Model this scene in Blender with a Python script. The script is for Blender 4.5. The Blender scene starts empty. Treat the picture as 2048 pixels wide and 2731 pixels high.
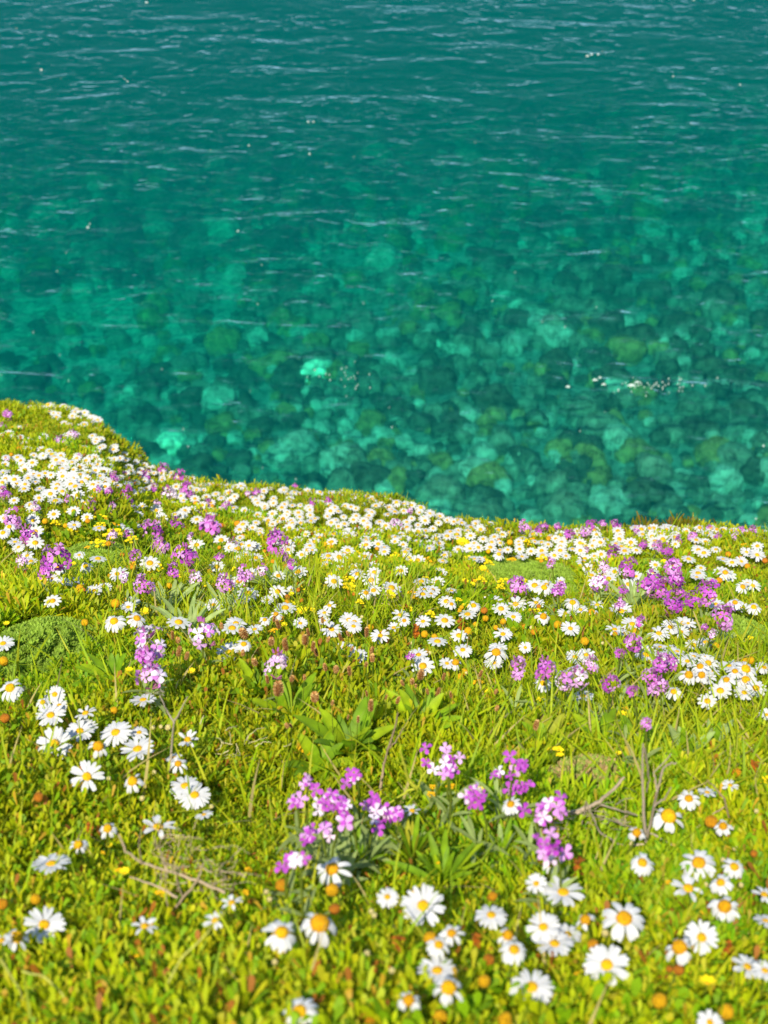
import bpy, math, random
import numpy as np
from mathutils import Vector, Matrix, Quaternion, noise as mnoise

random.seed(7)
rng = np.random.default_rng(7)
R = math.radians
scene = bpy.context.scene
COL = scene.collection

# ------------------------------------------------------------------ camera, sky, sun, exposure
W0, H0 = 2048.0, 2731.0
FOV = R(28.0)
FPX = (W0 / 2) / math.tan(FOV / 2)
PITCH = R(38.0)
CZ = 0.712
cam = bpy.data.cameras.new("camera")
cam.sensor_fit = 'HORIZONTAL'
cam.sensor_width = 36.0
cam.angle = FOV
cam.clip_start = 0.05
cam.clip_end = 5000
cam.dof.use_dof = True
cam.dof.focus_distance = 3.2
cam.dof.aperture_fstop = 11.5
camo = bpy.data.objects.new("camera", cam)
COL.objects.link(camo)
camo.location = (0, 0, CZ)
camo.rotation_euler = (R(90) - PITCH, 0, 0)
scene.camera = camo

SUN_EL, SUN_AZ = R(50), R(-163)          # azimuth measured from +Y towards +X: behind the viewer's left shoulder
world = bpy.data.worlds.new("World")
scene.world = world
world.use_nodes = True
wn = world.node_tree.nodes
sky = wn.new("ShaderNodeTexSky")
sky.sky_type = 'NISHITA'
sky.sun_disc = False
sky.sun_elevation = SUN_EL
sky.sun_rotation = SUN_AZ
sky.dust_density = 0.25
sky.ozone_density = 3.5
wn["Background"].inputs[1].default_value = 0.15
world.node_tree.links.new(sky.outputs[0], wn["Background"].inputs[0])
sun = bpy.data.lights.new("sun", 'SUN')
sun.energy = 5.0
sun.angle = R(0.5)
sun.color = (1.0, 0.935, 0.82)
suno = bpy.data.objects.new("sun", sun)
COL.objects.link(suno)
sdir = Vector((math.sin(SUN_AZ) * math.cos(SUN_EL), math.cos(SUN_AZ) * math.cos(SUN_EL), math.sin(SUN_EL)))
suno.rotation_euler = sdir.to_track_quat('Z', 'Y').to_euler()
suno.location = sdir * 20

scene.view_settings.view_transform = 'Standard'
scene.view_settings.look = 'None'
scene.view_settings.exposure = 0.62
scene.view_settings.gamma = 1.0
scene.render.engine = 'CYCLES'
scene.cycles.use_denoising = True
scene.cycles.max_bounces = 6
scene.cycles.diffuse_bounces = 3
scene.cycles.transmission_bounces = 4
scene.cycles.transparent_max_bounces = 12
scene.cycles.volume_bounces = 1

# ------------------------------------------------------------------ helpers
def tag(o, label=None, cat=None, group=None, kind=None):
    if label: o['label'] = label
    if cat: o['category'] = cat
    if group: o['group'] = group
    if kind: o['kind'] = kind
    return o

def link(name, me, parent=None, loc=None, rot=None, scl=None):
    o = bpy.data.objects.new(name, me)
    COL.objects.link(o)
    if parent: o.parent = parent
    if loc is not None: o.location = loc
    if rot is not None: o.rotation_euler = rot
    if scl is not None: o.scale = scl if hasattr(scl, '__len__') else (scl,) * 3
    return o

class MB:
    """collects quads with a colour per vertex"""
    def __init__(s): s.v = []; s.q = []; s.c = []; s.n = 0
    def add(s, V, Q, C):
        V = np.asarray(V, float); Q = np.asarray(Q, int)
        C = np.broadcast_to(np.asarray(C, float), (len(V), 3))
        s.v.append(V); s.q.append(Q + s.n); s.c.append(C); s.n += len(V)
    def arrays(s): return np.concatenate(s.v), np.concatenate(s.q), np.concatenate(s.c)
    def mesh(s, name, mat, smooth=True): return mk_mesh(name, *s.arrays(), mat, smooth)

def mk_mesh(name, V, Q, C, mat, smooth=True):
    me = bpy.data.meshes.new(name)
    nf = len(Q)
    me.vertices.add(len(V)); me.vertices.foreach_set("co", np.ascontiguousarray(V, dtype=np.float32).ravel())
    me.loops.add(nf * 4); me.loops.foreach_set("vertex_index", np.ascontiguousarray(Q, dtype=np.int32).ravel())
    me.polygons.add(nf)
    me.polygons.foreach_set("loop_start", np.arange(0, nf * 4, 4, dtype=np.int32))
    me.polygons.foreach_set("loop_total", np.full(nf, 4, dtype=np.int32))
    me.update(calc_edges=True)
    me.polygons.foreach_set("use_smooth", np.full(nf, smooth, dtype=bool))
    at = me.color_attributes.new("col", 'FLOAT_COLOR', 'POINT')
    C4 = np.ones((len(V), 4), np.float32); C4[:, :3] = C
    at.data.foreach_set("color", C4.ravel())
    me.materials.append(mat)
    return me

def strip(pts, wid, side, fold=0.0, cols=2, up=None):
    """a leaf or petal: centre line pts (k,3), half widths (k), side vector; cols 2 or 3"""
    pts = np.asarray(pts, float); wid = np.asarray(wid, float)[:, None]
    side = np.asarray(side, float)
    if side.ndim == 1: side = np.broadcast_to(side, pts.shape)
    L = pts - side * wid; Rr = pts + side * wid
    k = len(pts)
    if cols == 2:
        V = np.stack([L, Rr], 1).reshape(-1, 3)
        Q = [[2*i, 2*i+1, 2*i+3, 2*i+2] for i in range(k-1)]
    else:
        u = np.asarray(up if up is not None else (0, 0, 1), float)
        L = L + u * wid * fold; Rr = Rr + u * wid * fold
        V = np.stack([L, pts, Rr], 1).reshape(-1, 3)
        Q = []
        for i in range(k-1):
            a = 3*i
            Q += [[a, a+1, a+4, a+3], [a+1, a+2, a+5, a+4]]
    return V, Q

def tube(mb, pts, rad, col, n=6):
    pts = np.asarray(pts, float); k = len(pts)
    rad = np.broadcast_to(np.asarray(rad, float), (k,))
    T = np.gradient(pts, axis=0); T /= np.linalg.norm(T, axis=1)[:, None] + 1e-9
    ref = np.array([0.31, 0.9, 0.2]); V = []
    for i in range(k):
        a = np.cross(T[i], ref); a /= np.linalg.norm(a) + 1e-9
        b = np.cross(T[i], a)
        ang = np.arange(n) * 2 * math.pi / n
        V.append(pts[i] + rad[i] * (np.cos(ang)[:, None] * a + np.sin(ang)[:, None] * b))
    Q = [[i*n+j, i*n+(j+1) % n, (i+1)*n+(j+1) % n, (i+1)*n+j] for i in range(k-1) for j in range(n)]
    mb.add(np.concatenate(V), Q, col)

def dome(mb, r, h, col, rings=6, n=14, ball=0.5, z0=0.0, jit=0.03):
    """flower centre: part of an ellipsoid; ball 0.5 is a half, 1 is a whole one"""
    V = []; C = []
    col = np.asarray(col, float)
    for i in range(rings + 1):
        th = 0.02 + i / rings * math.pi * ball
        for j in range(n):
            a = j * 2 * math.pi / n + (i % 2) * math.pi / n
            rr = 1 + random.uniform(-jit, jit)
            V.append((r*math.sin(th)*math.cos(a)*rr, r*math.sin(th)*math.sin(a)*rr, z0 + h*math.cos(th)*rr))
            C.append(col * random.uniform(0.70, 1.16))
    Q = [[i*n+j, i*n+(j+1) % n, (i+1)*n+(j+1) % n, (i+1)*n+j] for i in range(rings) for j in range(n)]
    Q.append([0, 1, 2, 3]); 
    mb.add(V, Q[:-1], np.array(C))

def instance_mesh(tV, tQ, tC, pos, rot, scl, colmul):
    """numpy copies of one template: pos (n,3) rot (n,3,3) scl (n,) colmul (n,3)"""
    n = len(pos); m = len(tV)
    V = np.einsum('nij,mj->nmi', rot, tV) * scl[:, None, None] + pos[:, None, :]
    Q = tQ[None] + (np.arange(n) * m)[:, None, None]
    C = tC[None] * colmul[:, None, :]
    return V.reshape(-1, 3), Q.reshape(-1, 4), C.reshape(-1, 3)

def rots(n, tilt, yaw=None):
    yaw = rng.uniform(0, 2*math.pi, n) if yaw is None else yaw
    ta = rng.uniform(0, 2*math.pi, n); t = np.abs(rng.normal(0, tilt, n))
    Rz = np.zeros((n, 3, 3)); c, s = np.cos(yaw), np.sin(yaw)
    Rz[:, 0, 0] = c; Rz[:, 0, 1] = -s; Rz[:, 1, 0] = s; Rz[:, 1, 1] = c; Rz[:, 2, 2] = 1
    ax, ay = np.cos(ta), np.sin(ta); ct, st = np.cos(t), np.sin(t)
    Rt = np.zeros((n, 3, 3))
    Rt[:, 0, 0] = ct + ax*ax*(1-ct); Rt[:, 0, 1] = ax*ay*(1-ct); Rt[:, 0, 2] = ay*st
    Rt[:, 1, 0] = ax*ay*(1-ct); Rt[:, 1, 1] = ct + ay*ay*(1-ct); Rt[:, 1, 2] = -ax*st
    Rt[:, 2, 0] = -ay*st; Rt[:, 2, 1] = ax*st; Rt[:, 2, 2] = ct
    return Rt @ Rz

# ------------------------------------------------------------------ materials
def leafy(name, trans=0.35, rough=0.55, spec=0.25, hue=1.0, bump=0.0, bscale=400):
    m = bpy.data.materials.new(name); m.use_nodes = True
    nt = m.node_tree; N = nt.nodes; L = nt.links
    p = N["Principled BSDF"]; out = N["Material Output"]
    at = N.new("ShaderNodeAttribute"); at.attribute_name = "col"
    no = N.new("ShaderNodeTexNoise"); no.inputs["Scale"].default_value = 60; no.inputs["Detail"].default_value = 3
    tc = N.new("ShaderNodeTexCoord"); L.new(tc.outputs["Object"], no.inputs["Vector"])
    mr = N.new("ShaderNodeMapRange"); mr.inputs[3].default_value = 0.82; mr.inputs[4].default_value = 1.18
    L.new(no.outputs[0], mr.inputs[0])
    mx = N.new("ShaderNodeVectorMath"); mx.operation = 'SCALE'
    L.new(at.outputs["Color"], mx.inputs[0]); L.new(mr.outputs[0], mx.inputs["Scale"])
    L.new(mx.outputs[0], p.inputs["Base Color"])
    p.inputs["Roughness"].default_value = rough
    p.inputs["Specular IOR Level"].default_value = spec
    if bump:
        n2 = N.new("ShaderNodeTexNoise"); n2.inputs["Scale"].default_value = bscale; n2.inputs["Detail"].default_value = 2
        L.new(tc.outputs["Object"], n2.inputs["Vector"])
        b = N.new("ShaderNodeBump"); b.inputs["Strength"].default_value = bump; b.inputs["Distance"].default_value = 0.002
        L.new(n2.outputs[0], b.inputs["Height"]); L.new(b.outputs[0], p.inputs["Normal"])
    if trans > 0:
        t = N.new("ShaderNodeBsdfTranslucent"); ms = N.new("ShaderNodeMixShader"); ms.inputs[0].default_value = trans
        L.new(mx.outputs[0], t.inputs[0])
        L.new(p.outputs[0], ms.inputs[1]); L.new(t.outputs[0], ms.inputs[2]); L.new(ms.outputs[0], out.inputs[0])
    return m
M_LEAF = leafy("leaf", 0.55)
M_PETAL = leafy("petal", 0.30, 0.6, 0.2)
M_DISC = leafy("flower_disc", 0.0, 0.75, 0.15, bump=0.8, bscale=90)
M_DRY = leafy("dry_twig", 0.0, 0.85, 0.1, bump=0.6, bscale=300)

def soil_mat():
    m = bpy.data.materials.new("soil"); m.use_nodes = True
    nt = m.node_tree; N = nt.nodes; L = nt.links; p = N["Principled BSDF"]
    tc = N.new("ShaderNodeTexCoord")
    n1 = N.new("ShaderNodeTexNoise"); n1.inputs["Scale"].default_value = 5; n1.inputs["Detail"].default_value = 8
    L.new(tc.outputs["Object"], n1.inputs["Vector"])
    cr = N.new("ShaderNodeValToRGB"); e = cr.color_ramp.elements
    e[0].position = .3; e[0].color = (.20, .30, .008, 1); e[1].position = .75; e[1].color = (.34, .34, .03, 1)
    L.new(n1.outputs[0], cr.inputs[0]); L.new(cr.outputs[0], p.inputs["Base Color"])
    p.inputs["Roughness"].default_value = .95
    n2 = N.new("ShaderNodeTexNoise"); n2.inputs["Scale"].default_value = 60; n2.inputs["Detail"].default_value = 6
    L.new(tc.outputs["Object"], n2.inputs["Vector"])
    b = N.new("ShaderNodeBump"); b.inputs["Distance"].default_value = .02
    L.new(n2.outputs[0], b.inputs["Height"]); L.new(b.outputs[0], p.inputs["Normal"])
    return m

# ------------------------------------------------------------------ the slope
def ray(px, py):
    x = (px - W0/2) / FPX; v = -(py - H0/2) / FPX
    f = np.array([0, math.cos(PITCH), -math.sin(PITCH)]); u = np.array([0, math.sin(PITCH), math.cos(PITCH)])
    d = f + v * u + x * np.array([1, 0, 0])
    return d / d[1]
SKY_X = [-900, 0, 60, 110, 170, 215, 260, 290, 320, 350, 380, 400, 450, 500, 550, 600, 700, 800, 900, 1000, 1080, 1150, 1200, 1300, 1340, 1400, 1500, 1650, 1700, 1880, 1950, 2048, 2900]
SKY_V = [1085, 1082, 1096, 1090, 1093, 1106, 1130, 1156, 1190, 1216, 1244, 1256, 1268, 1285, 1300, 1306, 1312, 1318, 1326, 1334, 1350, 1374, 1394, 1404, 1422, 1428, 1424, 1414, 1414, 1414, 1422, 1426, 1430]
SKY_D = np.interp(SKY_X, [0, 200, 300, 400, 600, 900, 1150, 1340, 1700, 2048], [x*.91 for x in (7.8, 7.6, 7.2, 6.6, 6.2, 5.9, 5.4, 5.0, 4.7, 4.6)])
TS = math.tan(R(29.5))
_u, _z = [], []
for a, b, c in zip(SKY_X, SKY_V, SKY_D):
    d = ray(a, b); _u.append(d[0]); _z.append(CZ + d[2]*c)
_u = np.array(_u); _z = np.array(_z)
def edge(u): return np.interp(u, _u, SKY_D), np.interp(u, _u, _z)
MOUNDS = []                                    # (x, y, rx, ry, height) of the cushion plants, filled below
def canopy(x, y):
    x = np.asarray(x, float); y = np.asarray(y, float)
    ys = np.maximum(y, 0.4); u = np.clip(x / ys, -0.4, 0.4)
    D, ze = edge(u)
    t = np.clip((y / D - 0.3) / 0.7, 0, 1); s = t*t*(3-2*t)
    z = -TS*y + (ze + TS*D) * s
    amp = np.clip((D - y) / 0.8, 0, 1)
    wob = (0.022*np.sin(3.1*x+1.3)*np.sin(2.7*y+.4) + 0.015*np.sin(7.3*x+2*y)*np.cos(6.1*y-1.5*x+1)
           + 0.010*np.sin(15*x-4*y+2)*np.sin(13*y+5*x) - 0.012)
    z = z + wob * amp
    o = np.maximum(y - D, 0)
    sl = (ze - CZ) / D
    zb = ze + sl*o - 0.55*o*o
    far = o > 1.6
    zf = ze + sl*1.6 - 0.55*2.56 + (sl - 1.76) * (o - 1.6)
    return np.where(o > 0, np.where(far, zf, zb), z)
GROUND = 0.05
def hit(px, py, h=0.0):
    d = ray(px, py)
    t = np.arange(0.4, 9.5, 0.004)
    zr = CZ + t*d[2]; xs = t*d[0]
    D, _ = edge(np.array([d[0]])); D = D[0]
    s = canopy(xs, t) + h
    idx = np.nonzero((zr < s) & (t < D))[0]
    tt = t[idx[0]] if len(idx) else D - 0.08
    return np.array([tt*d[0], tt, CZ + tt*d[2]])
CAM = np.array([0, 0, CZ])
def px2m(p, px):      # size in metres of px pixels of the photograph at point p
    q = p - CAM
    depth = q[1]*math.cos(PITCH) - q[2]*math.sin(PITCH)
    return px * depth / FPX

def grid_mesh(name, xs, ys, zf, mat, col=(.5, .5, .5)):
    X, Y = np.meshgrid(xs, ys)
    V = np.stack([X.ravel(), Y.ravel(), zf(X, Y).ravel()], 1)
    nx, ny = len(xs), len(ys)
    i = np.arange(nx-1)[None, :] + (np.arange(ny-1) * nx)[:, None]
    Q = np.stack([i, i+1, i+nx+1, i+nx], -1).reshape(-1, 4)
    return mk_mesh(name, V, Q, np.broadcast_to(np.array(col), (len(V), 3)), mat)
def ground_z(X, Y):
    z = canopy(X, Y) - GROUND
    return np.maximum(z, -44)
xs = np.concatenate([np.linspace(-90, -6, 30)[:-1], np.linspace(-6, -2.6, 30)[:-1], np.linspace(-2.6, 2.6, 210), np.linspace(2.6, 6, 30)[1:], np.linspace(6, 90, 30)[1:]])
ys = np.concatenate([np.linspace(-6, 0.5, 30)[:-1], np.linspace(0.5, 9.5, 300), np.linspace(9.5, 45, 60)[1:]])
tag(link("hillside", grid_mesh("hillside", xs, ys, ground_z, soil_mat())), kind='structure')

# ------------------------------------------------------------------ the sea
SEA = -30.0
def bed_z(X, Y):
    d = np.interp(Y, [16, 36, 44, 54, 64, 76, 92, 130, 400], [2.0, 3.0, 3.2, 3.8, 4.9, 7.0, 10.5, 17, 28])
    d = d + 0.5*np.sin(X*.11+.7)*np.sin(Y*.09) - .05*X*np.clip((Y-40)/25, 0, 1)
    d = d + .12*np.sin(X*.9+Y*.3)*np.sin(Y*.8)
    return SEA - np.maximum(d, .8)
def stone_mat(name, spread=1.0):
    m = bpy.data.materials.new(name); m.use_nodes = True
    nt = m.node_tree; N = nt.nodes; L = nt.links; p = N["Principled BSDF"]
    at = N.new("ShaderNodeAttribute"); at.attribute_name = "col"
    ge = N.new("ShaderNodeNewGeometry")
    n1 = N.new("ShaderNodeTexNoise"); n1.inputs["Scale"].default_value = 2.6; n1.inputs["Detail"].default_value = 5; n1.inputs["Roughness"].default_value = .65; n1.inputs["Distortion"].default_value = .8
    L.new(ge.outputs["Position"], n1.inputs["Vector"])
    cr = N.new("ShaderNodeValToRGB"); e = cr.color_ramp.elements
    e[0].position = .34; e[0].color = (.35, .36, .30, 1); e[1].position = .70; e[1].color = (1.9, 1.9, 1.7, 1)
    L.new(n1.outputs[0], cr.inputs[0])
    mx = N.new("ShaderNodeMix"); mx.data_type = 'RGBA'; mx.blend_type = 'MULTIPLY'; mx.inputs[0].default_value = 1.0; mx.clamp_result = False
    L.new(at.outputs["Color"], mx.inputs[6]); L.new(cr.outputs[0], mx.inputs[7])
    L.new(mx.outputs[2], p.inputs["Base Color"])
    p.inputs["Roughness"].default_value = .9; p.inputs["Specular IOR Level"].default_value = .1
    b = N.new("ShaderNodeBump"); b.inputs["Distance"].default_value = .25; b.inputs["Strength"].default_value = .9
    L.new(n1.outputs[0], b.inputs["Height"]); L.new(b.outputs[0], p.inputs["Normal"])
    return m
M_STONE = stone_mat("seabed_stone")
xs = np.concatenate([np.linspace(-400, -60, 20)[:-1], np.linspace(-60, 60, 160), np.linspace(60, 400, 20)[1:]])
ys = np.concatenate([np.linspace(8, 32, 12)[:-1], np.linspace(32, 130, 150), np.linspace(130, 2600, 50)[1:]])
bed = grid_mesh("seabed", xs, ys, bed_z, M_STONE, (.13, .15, .12))
def sand(X, Y):          # pale sandy floor between the stones, mostly out to the left
    a = np.exp(-(((X+13)/9)**2 + ((Y-60)/7)**2)) + .7*np.exp(-(((X-1)/6)**2 + ((Y-66)/5)**2)) + .5*np.exp(-(((X+12)/3)**2 + ((Y-49)/3)**2))
    return np.clip(a*1.2 + .25*np.sin(X*.8+Y*.5)*np.sin(Y*.7-X*.3) - .05, 0, 1)
_co = np.empty(len(bed.vertices)*3, np.float32); bed.vertices.foreach_get("co", _co); _co = _co.reshape(-1, 3)
_s = sand(_co[:, 0], _co[:, 1])[:, None]
_c = np.ones((len(_co), 4), np.float32); _c[:, :3] = np.array([.20, .23, .17])*(1-_s) + np.array([.44, .46, .34])*_s
bed.color_attributes["col"].data.foreach_set("color", _c.ravel())
tag(link("seabed", bed), kind='structure')

def water_mat():
    m = bpy.data.materials.new("sea_water"); m.use_nodes = True
    nt = m.node_tree; N = nt.nodes; L = nt.links
    N.remove(N["Principled BSDF"]); out = N["Material Output"]
    ge = N.new("ShaderNodeNewGeometry")
    def noise(scale, rotz, sc, typ='FBM', detail=4, dist=0.6, rough=.55):
        mp = N.new("ShaderNodeMapping"); mp.inputs["Rotation"].default_value = (0, 0, rotz); mp.inputs["Scale"].default_value = sc
        L.new(ge.outputs["Position"], mp.inputs["Vector"])
        n = N.new("ShaderNodeTexNoise"); n.noise_dimensions = '3D'; n.noise_type = typ
        n.inputs["Scale"].default_value = scale; n.inputs["Detail"].default_value = detail
        n.inputs["Roughness"].default_value = rough; n.inputs["Distortion"].default_value = dist
        L.new(mp.outputs[0], n.inputs["Vector"]); return n
    def math_(op, x, y=0.0):
        k = N.new("ShaderNodeMath"); k.operation = op
        for i, v in enumerate((x, y)):
            if isinstance(v, (int, float)): k.inputs[i].default_value = v
            else: L.new(v, k.inputs[i])
        return k.outputs[0]
    def crest(n, width, power):     # thin crest lines where the noise crosses its middle
        d = math_('ABSOLUTE', math_('SUBTRACT', n.outputs[0], .5))
        c = N.new("ShaderNodeMath"); c.operation = 'SUBTRACT'; c.use_clamp = True
        c.inputs[0].default_value = 1.0; L.new(math_('DIVIDE', d, width), c.inputs[1])
        return math_('POWER', c.outputs[0], power)
    a = noise(.42, R(36), (.40, 1.0, 1), 'FBM', 3, .8, .5)
    a2 = noise(.85, R(24), (.40, 1.0, 1), 'FBM', 2, 1.0, .5)
    b = noise(2.6, R(10), (.6, 1, 1), 'FBM', 4, 1.0, .6)
    c = noise(.12, R(10), (.6, 1, 1), 'FBM', 2, .3)
    d = noise(1.1, R(25), (.7, 1, 1), 'FBM', 2, .4)
    def above(n, lo, gain):
        k = N.new("ShaderNodeMath"); k.operation = 'MULTIPLY'; k.use_clamp = True; k.inputs[1].default_value = gain
        L.new(math_('SUBTRACT', n.outputs[0], lo), k.inputs[0]); return k.outputs[0]
    msk = math_('MULTIPLY', above(c, .30, 4.0), above(d, .42, 4.0))
    hgt = math_('ADD', math_('MULTIPLY', math_('MULTIPLY', crest(a, .13, 1.3), msk), .064), math_('MULTIPLY', math_('MULTIPLY', crest(a2, .14, 1.3), msk), .047))
    hgt = math_('ADD', hgt, math_('ADD', math_('MULTIPLY', b.outputs[0], .04), math_('MULTIPLY', a.outputs[0], .30)))
    bp = N.new("ShaderNodeBump"); bp.inputs["Strength"].default_value = 1.0; bp.inputs["Distance"].default_value = 1.0
    L.new(hgt, bp.inputs["Height"])
    fr = N.new("ShaderNodeFresnel"); fr.inputs["IOR"].default_value = 1.28; L.new(bp.outputs[0], fr.inputs["Normal"])
    gl = N.new("ShaderNodeBsdfGlossy"); gl.inputs["Roughness"].default_value = .3; gl.inputs["Color"].default_value = (.6, .88, .98, 1); L.new(bp.outputs[0], gl.inputs["Normal"])
    tr0 = N.new("ShaderNodeBsdfTransparent"); rf = N.new("ShaderNodeBsdfRefraction")
    rf.inputs["IOR"].default_value = 1.015; rf.inputs["Roughness"].default_value = .0; L.new(bp.outputs[0], rf.inputs["Normal"])
    tr = N.new("ShaderNodeMixShader"); tr.inputs[0].default_value = .26; L.new(tr0.outputs[0], tr.inputs[1]); L.new(rf.outputs[0], tr.inputs[2])
    ms = N.new("ShaderNodeMixShader"); L.new(math_("POWER", fr.outputs[0], 1.9), ms.inputs[0]); L.new(tr.outputs[0], ms.inputs[1]); L.new(gl.outputs[0], ms.inputs[2])
    L.new(ms.outputs[0], out.inputs[0])
    ab = N.new("ShaderNodeVolumeAbsorption"); ab.inputs["Color"].default_value = (.22, .90, .865, 1); ab.inputs["Density"].default_value = .46
    sc = N.new("ShaderNodeVolumeScatter"); sc.inputs["Color"].default_value = (.0, .52, .63, 1); sc.inputs["Density"].default_value = .044
    ad = N.new("ShaderNodeAddShader"); L.new(ab.outputs[0], ad.inputs[0]); L.new(sc.outputs[0], ad.inputs[1])
    L.new(ad.outputs[0], out.inputs[1])
    m.cycles.homogeneous_volume = True
    return m
M_WATER = water_mat()
x0, x1, y0, y1, zb = -1500, 1500, 4, 3000, -62
V = [(x0, y0, zb), (x1, y0, zb), (x1, y1, zb), (x0, y1, zb), (x0, y0, SEA), (x1, y0, SEA), (x1, y1, SEA), (x0, y1, SEA)]
Q = [[0, 3, 2, 1], [4, 5, 6, 7], [0, 1, 5, 4], [1, 2, 6, 5], [2, 3, 7, 6], [3, 0, 4, 7]]
tag(link("sea_water", mk_mesh("sea_water", np.array(V, float), np.array(Q), np.ones((8, 3)), M_WATER, False)), kind='structure')

# boulders under the water
def blob(seed, res=14, flat=.62, amp=.28):
    """a rounded boulder as a quad sphere"""
    V = []; Q = []
    idx = {}
    def vid(p):
        k = tuple(np.round(p, 5))
        if k not in idx: idx[k] = len(V); V.append(p)
        return idx[k]
    for ax in range(3):
        for sg in (-1, 1):
            for i in range(res):
                for j in range(res):
                    q = []
                    for (a, b) in ((0, 0), (1, 0), (1, 1), (0, 1)):
                        u = (i+a)/res*2-1; v = (j+b)/res*2-1
                        p = [0, 0, 0]; p[ax] = sg; p[(ax+1) % 3] = u*sg; p[(ax+2) % 3] = v
                        q.append(vid(p))
                    Q.append(q)
    V = np.array(V, float); V /= np.linalg.norm(V, axis=1)[:, None]
    o = Vector((seed*7.3, seed*3.1, seed*1.7))
    out = []
    for p in V:
        n = mnoise.noise(Vector(p)*1.1+o)*1.0 + mnoise.noise(Vector(p)*2.6+o)*.4 + mnoise.noise(Vector(p)*6+o)*.14
        r = 1 + amp*n
        out.append((p[0]*r, p[1]*r, p[2]*r*flat))
    return np.array(out), np.array(Q)
BL = [blob(k, 12, random.uniform(.55, .8), random.uniform(.26, .40)) for k in range(12)]
def sea_hit(px, py, depth):
    d = ray(px, py); t = (SEA - depth - CZ) / d[2]
    return np.array([t*d[0], t, SEA-depth])
SHADES = {'pale': (.43, .43, .32), 'mid': (.22, .22, .15), 'dark': (.095, .105, .07), 'olive': (.34, .24, .08), 'bright': (.92, .92, .65)}
BMESH = {}
def boulder_mesh(k, shade):
    if (k, shade) not in BMESH:
        BMESH[(k, shade)] = mk_mesh("boulder", BL[k][0], BL[k][1], np.broadcast_to(np.array(SHADES[shade]), (len(BL[k][0]), 3)), M_STONE)
    return BMESH[(k, shade)]
def zone_sea(px, py):
    if py > 1180: r = "near the foot of the slope"
    elif py > 960: r = "just beyond the cliff edge"
    elif py > 780: r = "halfway out on the stony seabed"
    else: r = "where the stony bed dips into deeper water"
    c = "to the left" if px < 700 else ("in the middle" if px < 1350 else "to the right")
    return r, c
NAMED = [(832, 985, 95, 'bright', 'tall pale boulder glowing under clear water, the brightest in the middle of the bay'),
         (455, 1155, 105, 'bright', 'broad pale yellow green boulder under water just off the left flowery hump'),
         (1160, 918, 40, 'bright', 'small bright mint stone under water above the middle of the cliff edge'),
         (1145, 995, 42, 'bright', 'small pale yellow green stone lying below the small mint one'),
         (180, 850, 70, 'pale', 'pale mint boulder under water straight above the left hump'),
         (690, 880, 80, 'pale', 'rounded light green boulder left above the tallest pale one'),
         (1440, 880, 70, 'pale', 'pale jagged boulder under water right of the middle'),
         (760, 1195, 110, 'pale', 'wide turquoise boulder under water above the middle cliff edge'),
         (1285, 1210, 80, 'pale', 'pale boulder under water above the gap in the cliff edge'),
         (1570, 1235, 90, 'olive', 'round olive boulder under water right of the middle, low down'),
         (1740, 1270, 110, 'mid', 'large rounded green boulder under water close to the right cliff edge'),
         (400, 800, 90, 'olive', 'dark olive boulder under water high in the left half'),
         (845, 905, 90, 'olive', 'brownish olive boulder right behind the tallest pale one'),
         (1340, 790, 60, 'pale', 'pale turquoise stone under water below the smooth blue water'),
         (1580, 425, 70, 'pale', 'faint bright green boulder far out in the deep water'),
         (350, 1005, 70, 'pale', 'pale stone speckled yellow under water straight above the left slope')]
placed = []
def put_boulder(px, py, wpx, shade, label, group=None):
    dp = float(-bed_z(np.array(0.), np.array(sea_hit(px, py, 3)[1])) + SEA)
    p = sea_hit(px, py, dp - .2)
    s = px2m(p, wpx) / 2
    k = random.randrange(12)
    o = link("boulder", boulder_mesh(k, shade), None, (p[0], p[1], float(bed_z(p[0], p[1])) + s*.2), (random.uniform(-.3, .3), random.uniform(-.3, .3), random.uniform(0, 6.28)),
             (s*random.uniform(.95, 1.25), s*random.uniform(.8, 1.05), s*random.uniform(.85, 1.1)))
    tag(o, label, 'boulder', group)
    placed.append((p[0], p[1], s))
for a in NAMED: put_boulder(a[0], a[1], a[2], a[3], a[4], 'boulders under the clear water')
tries = 0
items = []
while len(items) < 284 and tries < 20000:
    tries += 1
    px = random.uniform(-20, 2068); py = random.uniform(540, 1400)
    if px < 420 and py > 1060 + max(0, (px-170))*.9: continue
    w = random.choice([44, 52, 62, 74, 92]) * (0.55 + .45*(py-600)/700) * random.uniform(.8, 1.15)
    p = sea_hit(px, py, 3); s = px2m(p, w)/2
    if all((p[0]-q[0])**2 + (p[1]-q[1])**2 > (.66*(s+q[2]))**2 for q in placed):
        sh = random.choices(['pale', 'mid', 'dark', 'olive'], [.12, .42, .30, .16])[0]
        items.append((px, py, w, sh)); placed.append((p[0], p[1], s))
word = {'pale': 'pale', 'mid': 'green', 'dark': 'dark', 'olive': 'olive'}
ROWS = [(790, "where the stones fade out"), (890, "in the far stones"), (990, "level with the brightest boulder"), (1110, "below the brightest boulder"), (1230, "level with the left hump"), (9999, "right behind the cliff edge")]
COLS = [(330, "at the left border"), (680, "on the left"), (1030, "left of centre"), (1370, "right of centre"), (1710, "on the right"), (9999, "at the right border")]
def first(v, T): return next(p for m, p in T if v < m)
ORD = ['leftmost', 'second from left', 'third from left', 'fourth from left', 'fifth from left', 'sixth from left', 'seventh from left', 'eighth from left', 'ninth from left', 'tenth from left', 'eleventh from left', 'twelfth from left', 'thirteenth from left', 'fourteenth from left', 'fifteenth from left']
bs = {}
for it in items: bs.setdefault((it[3], first(it[1], ROWS), first(it[0], COLS)), []).append(it)
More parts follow.
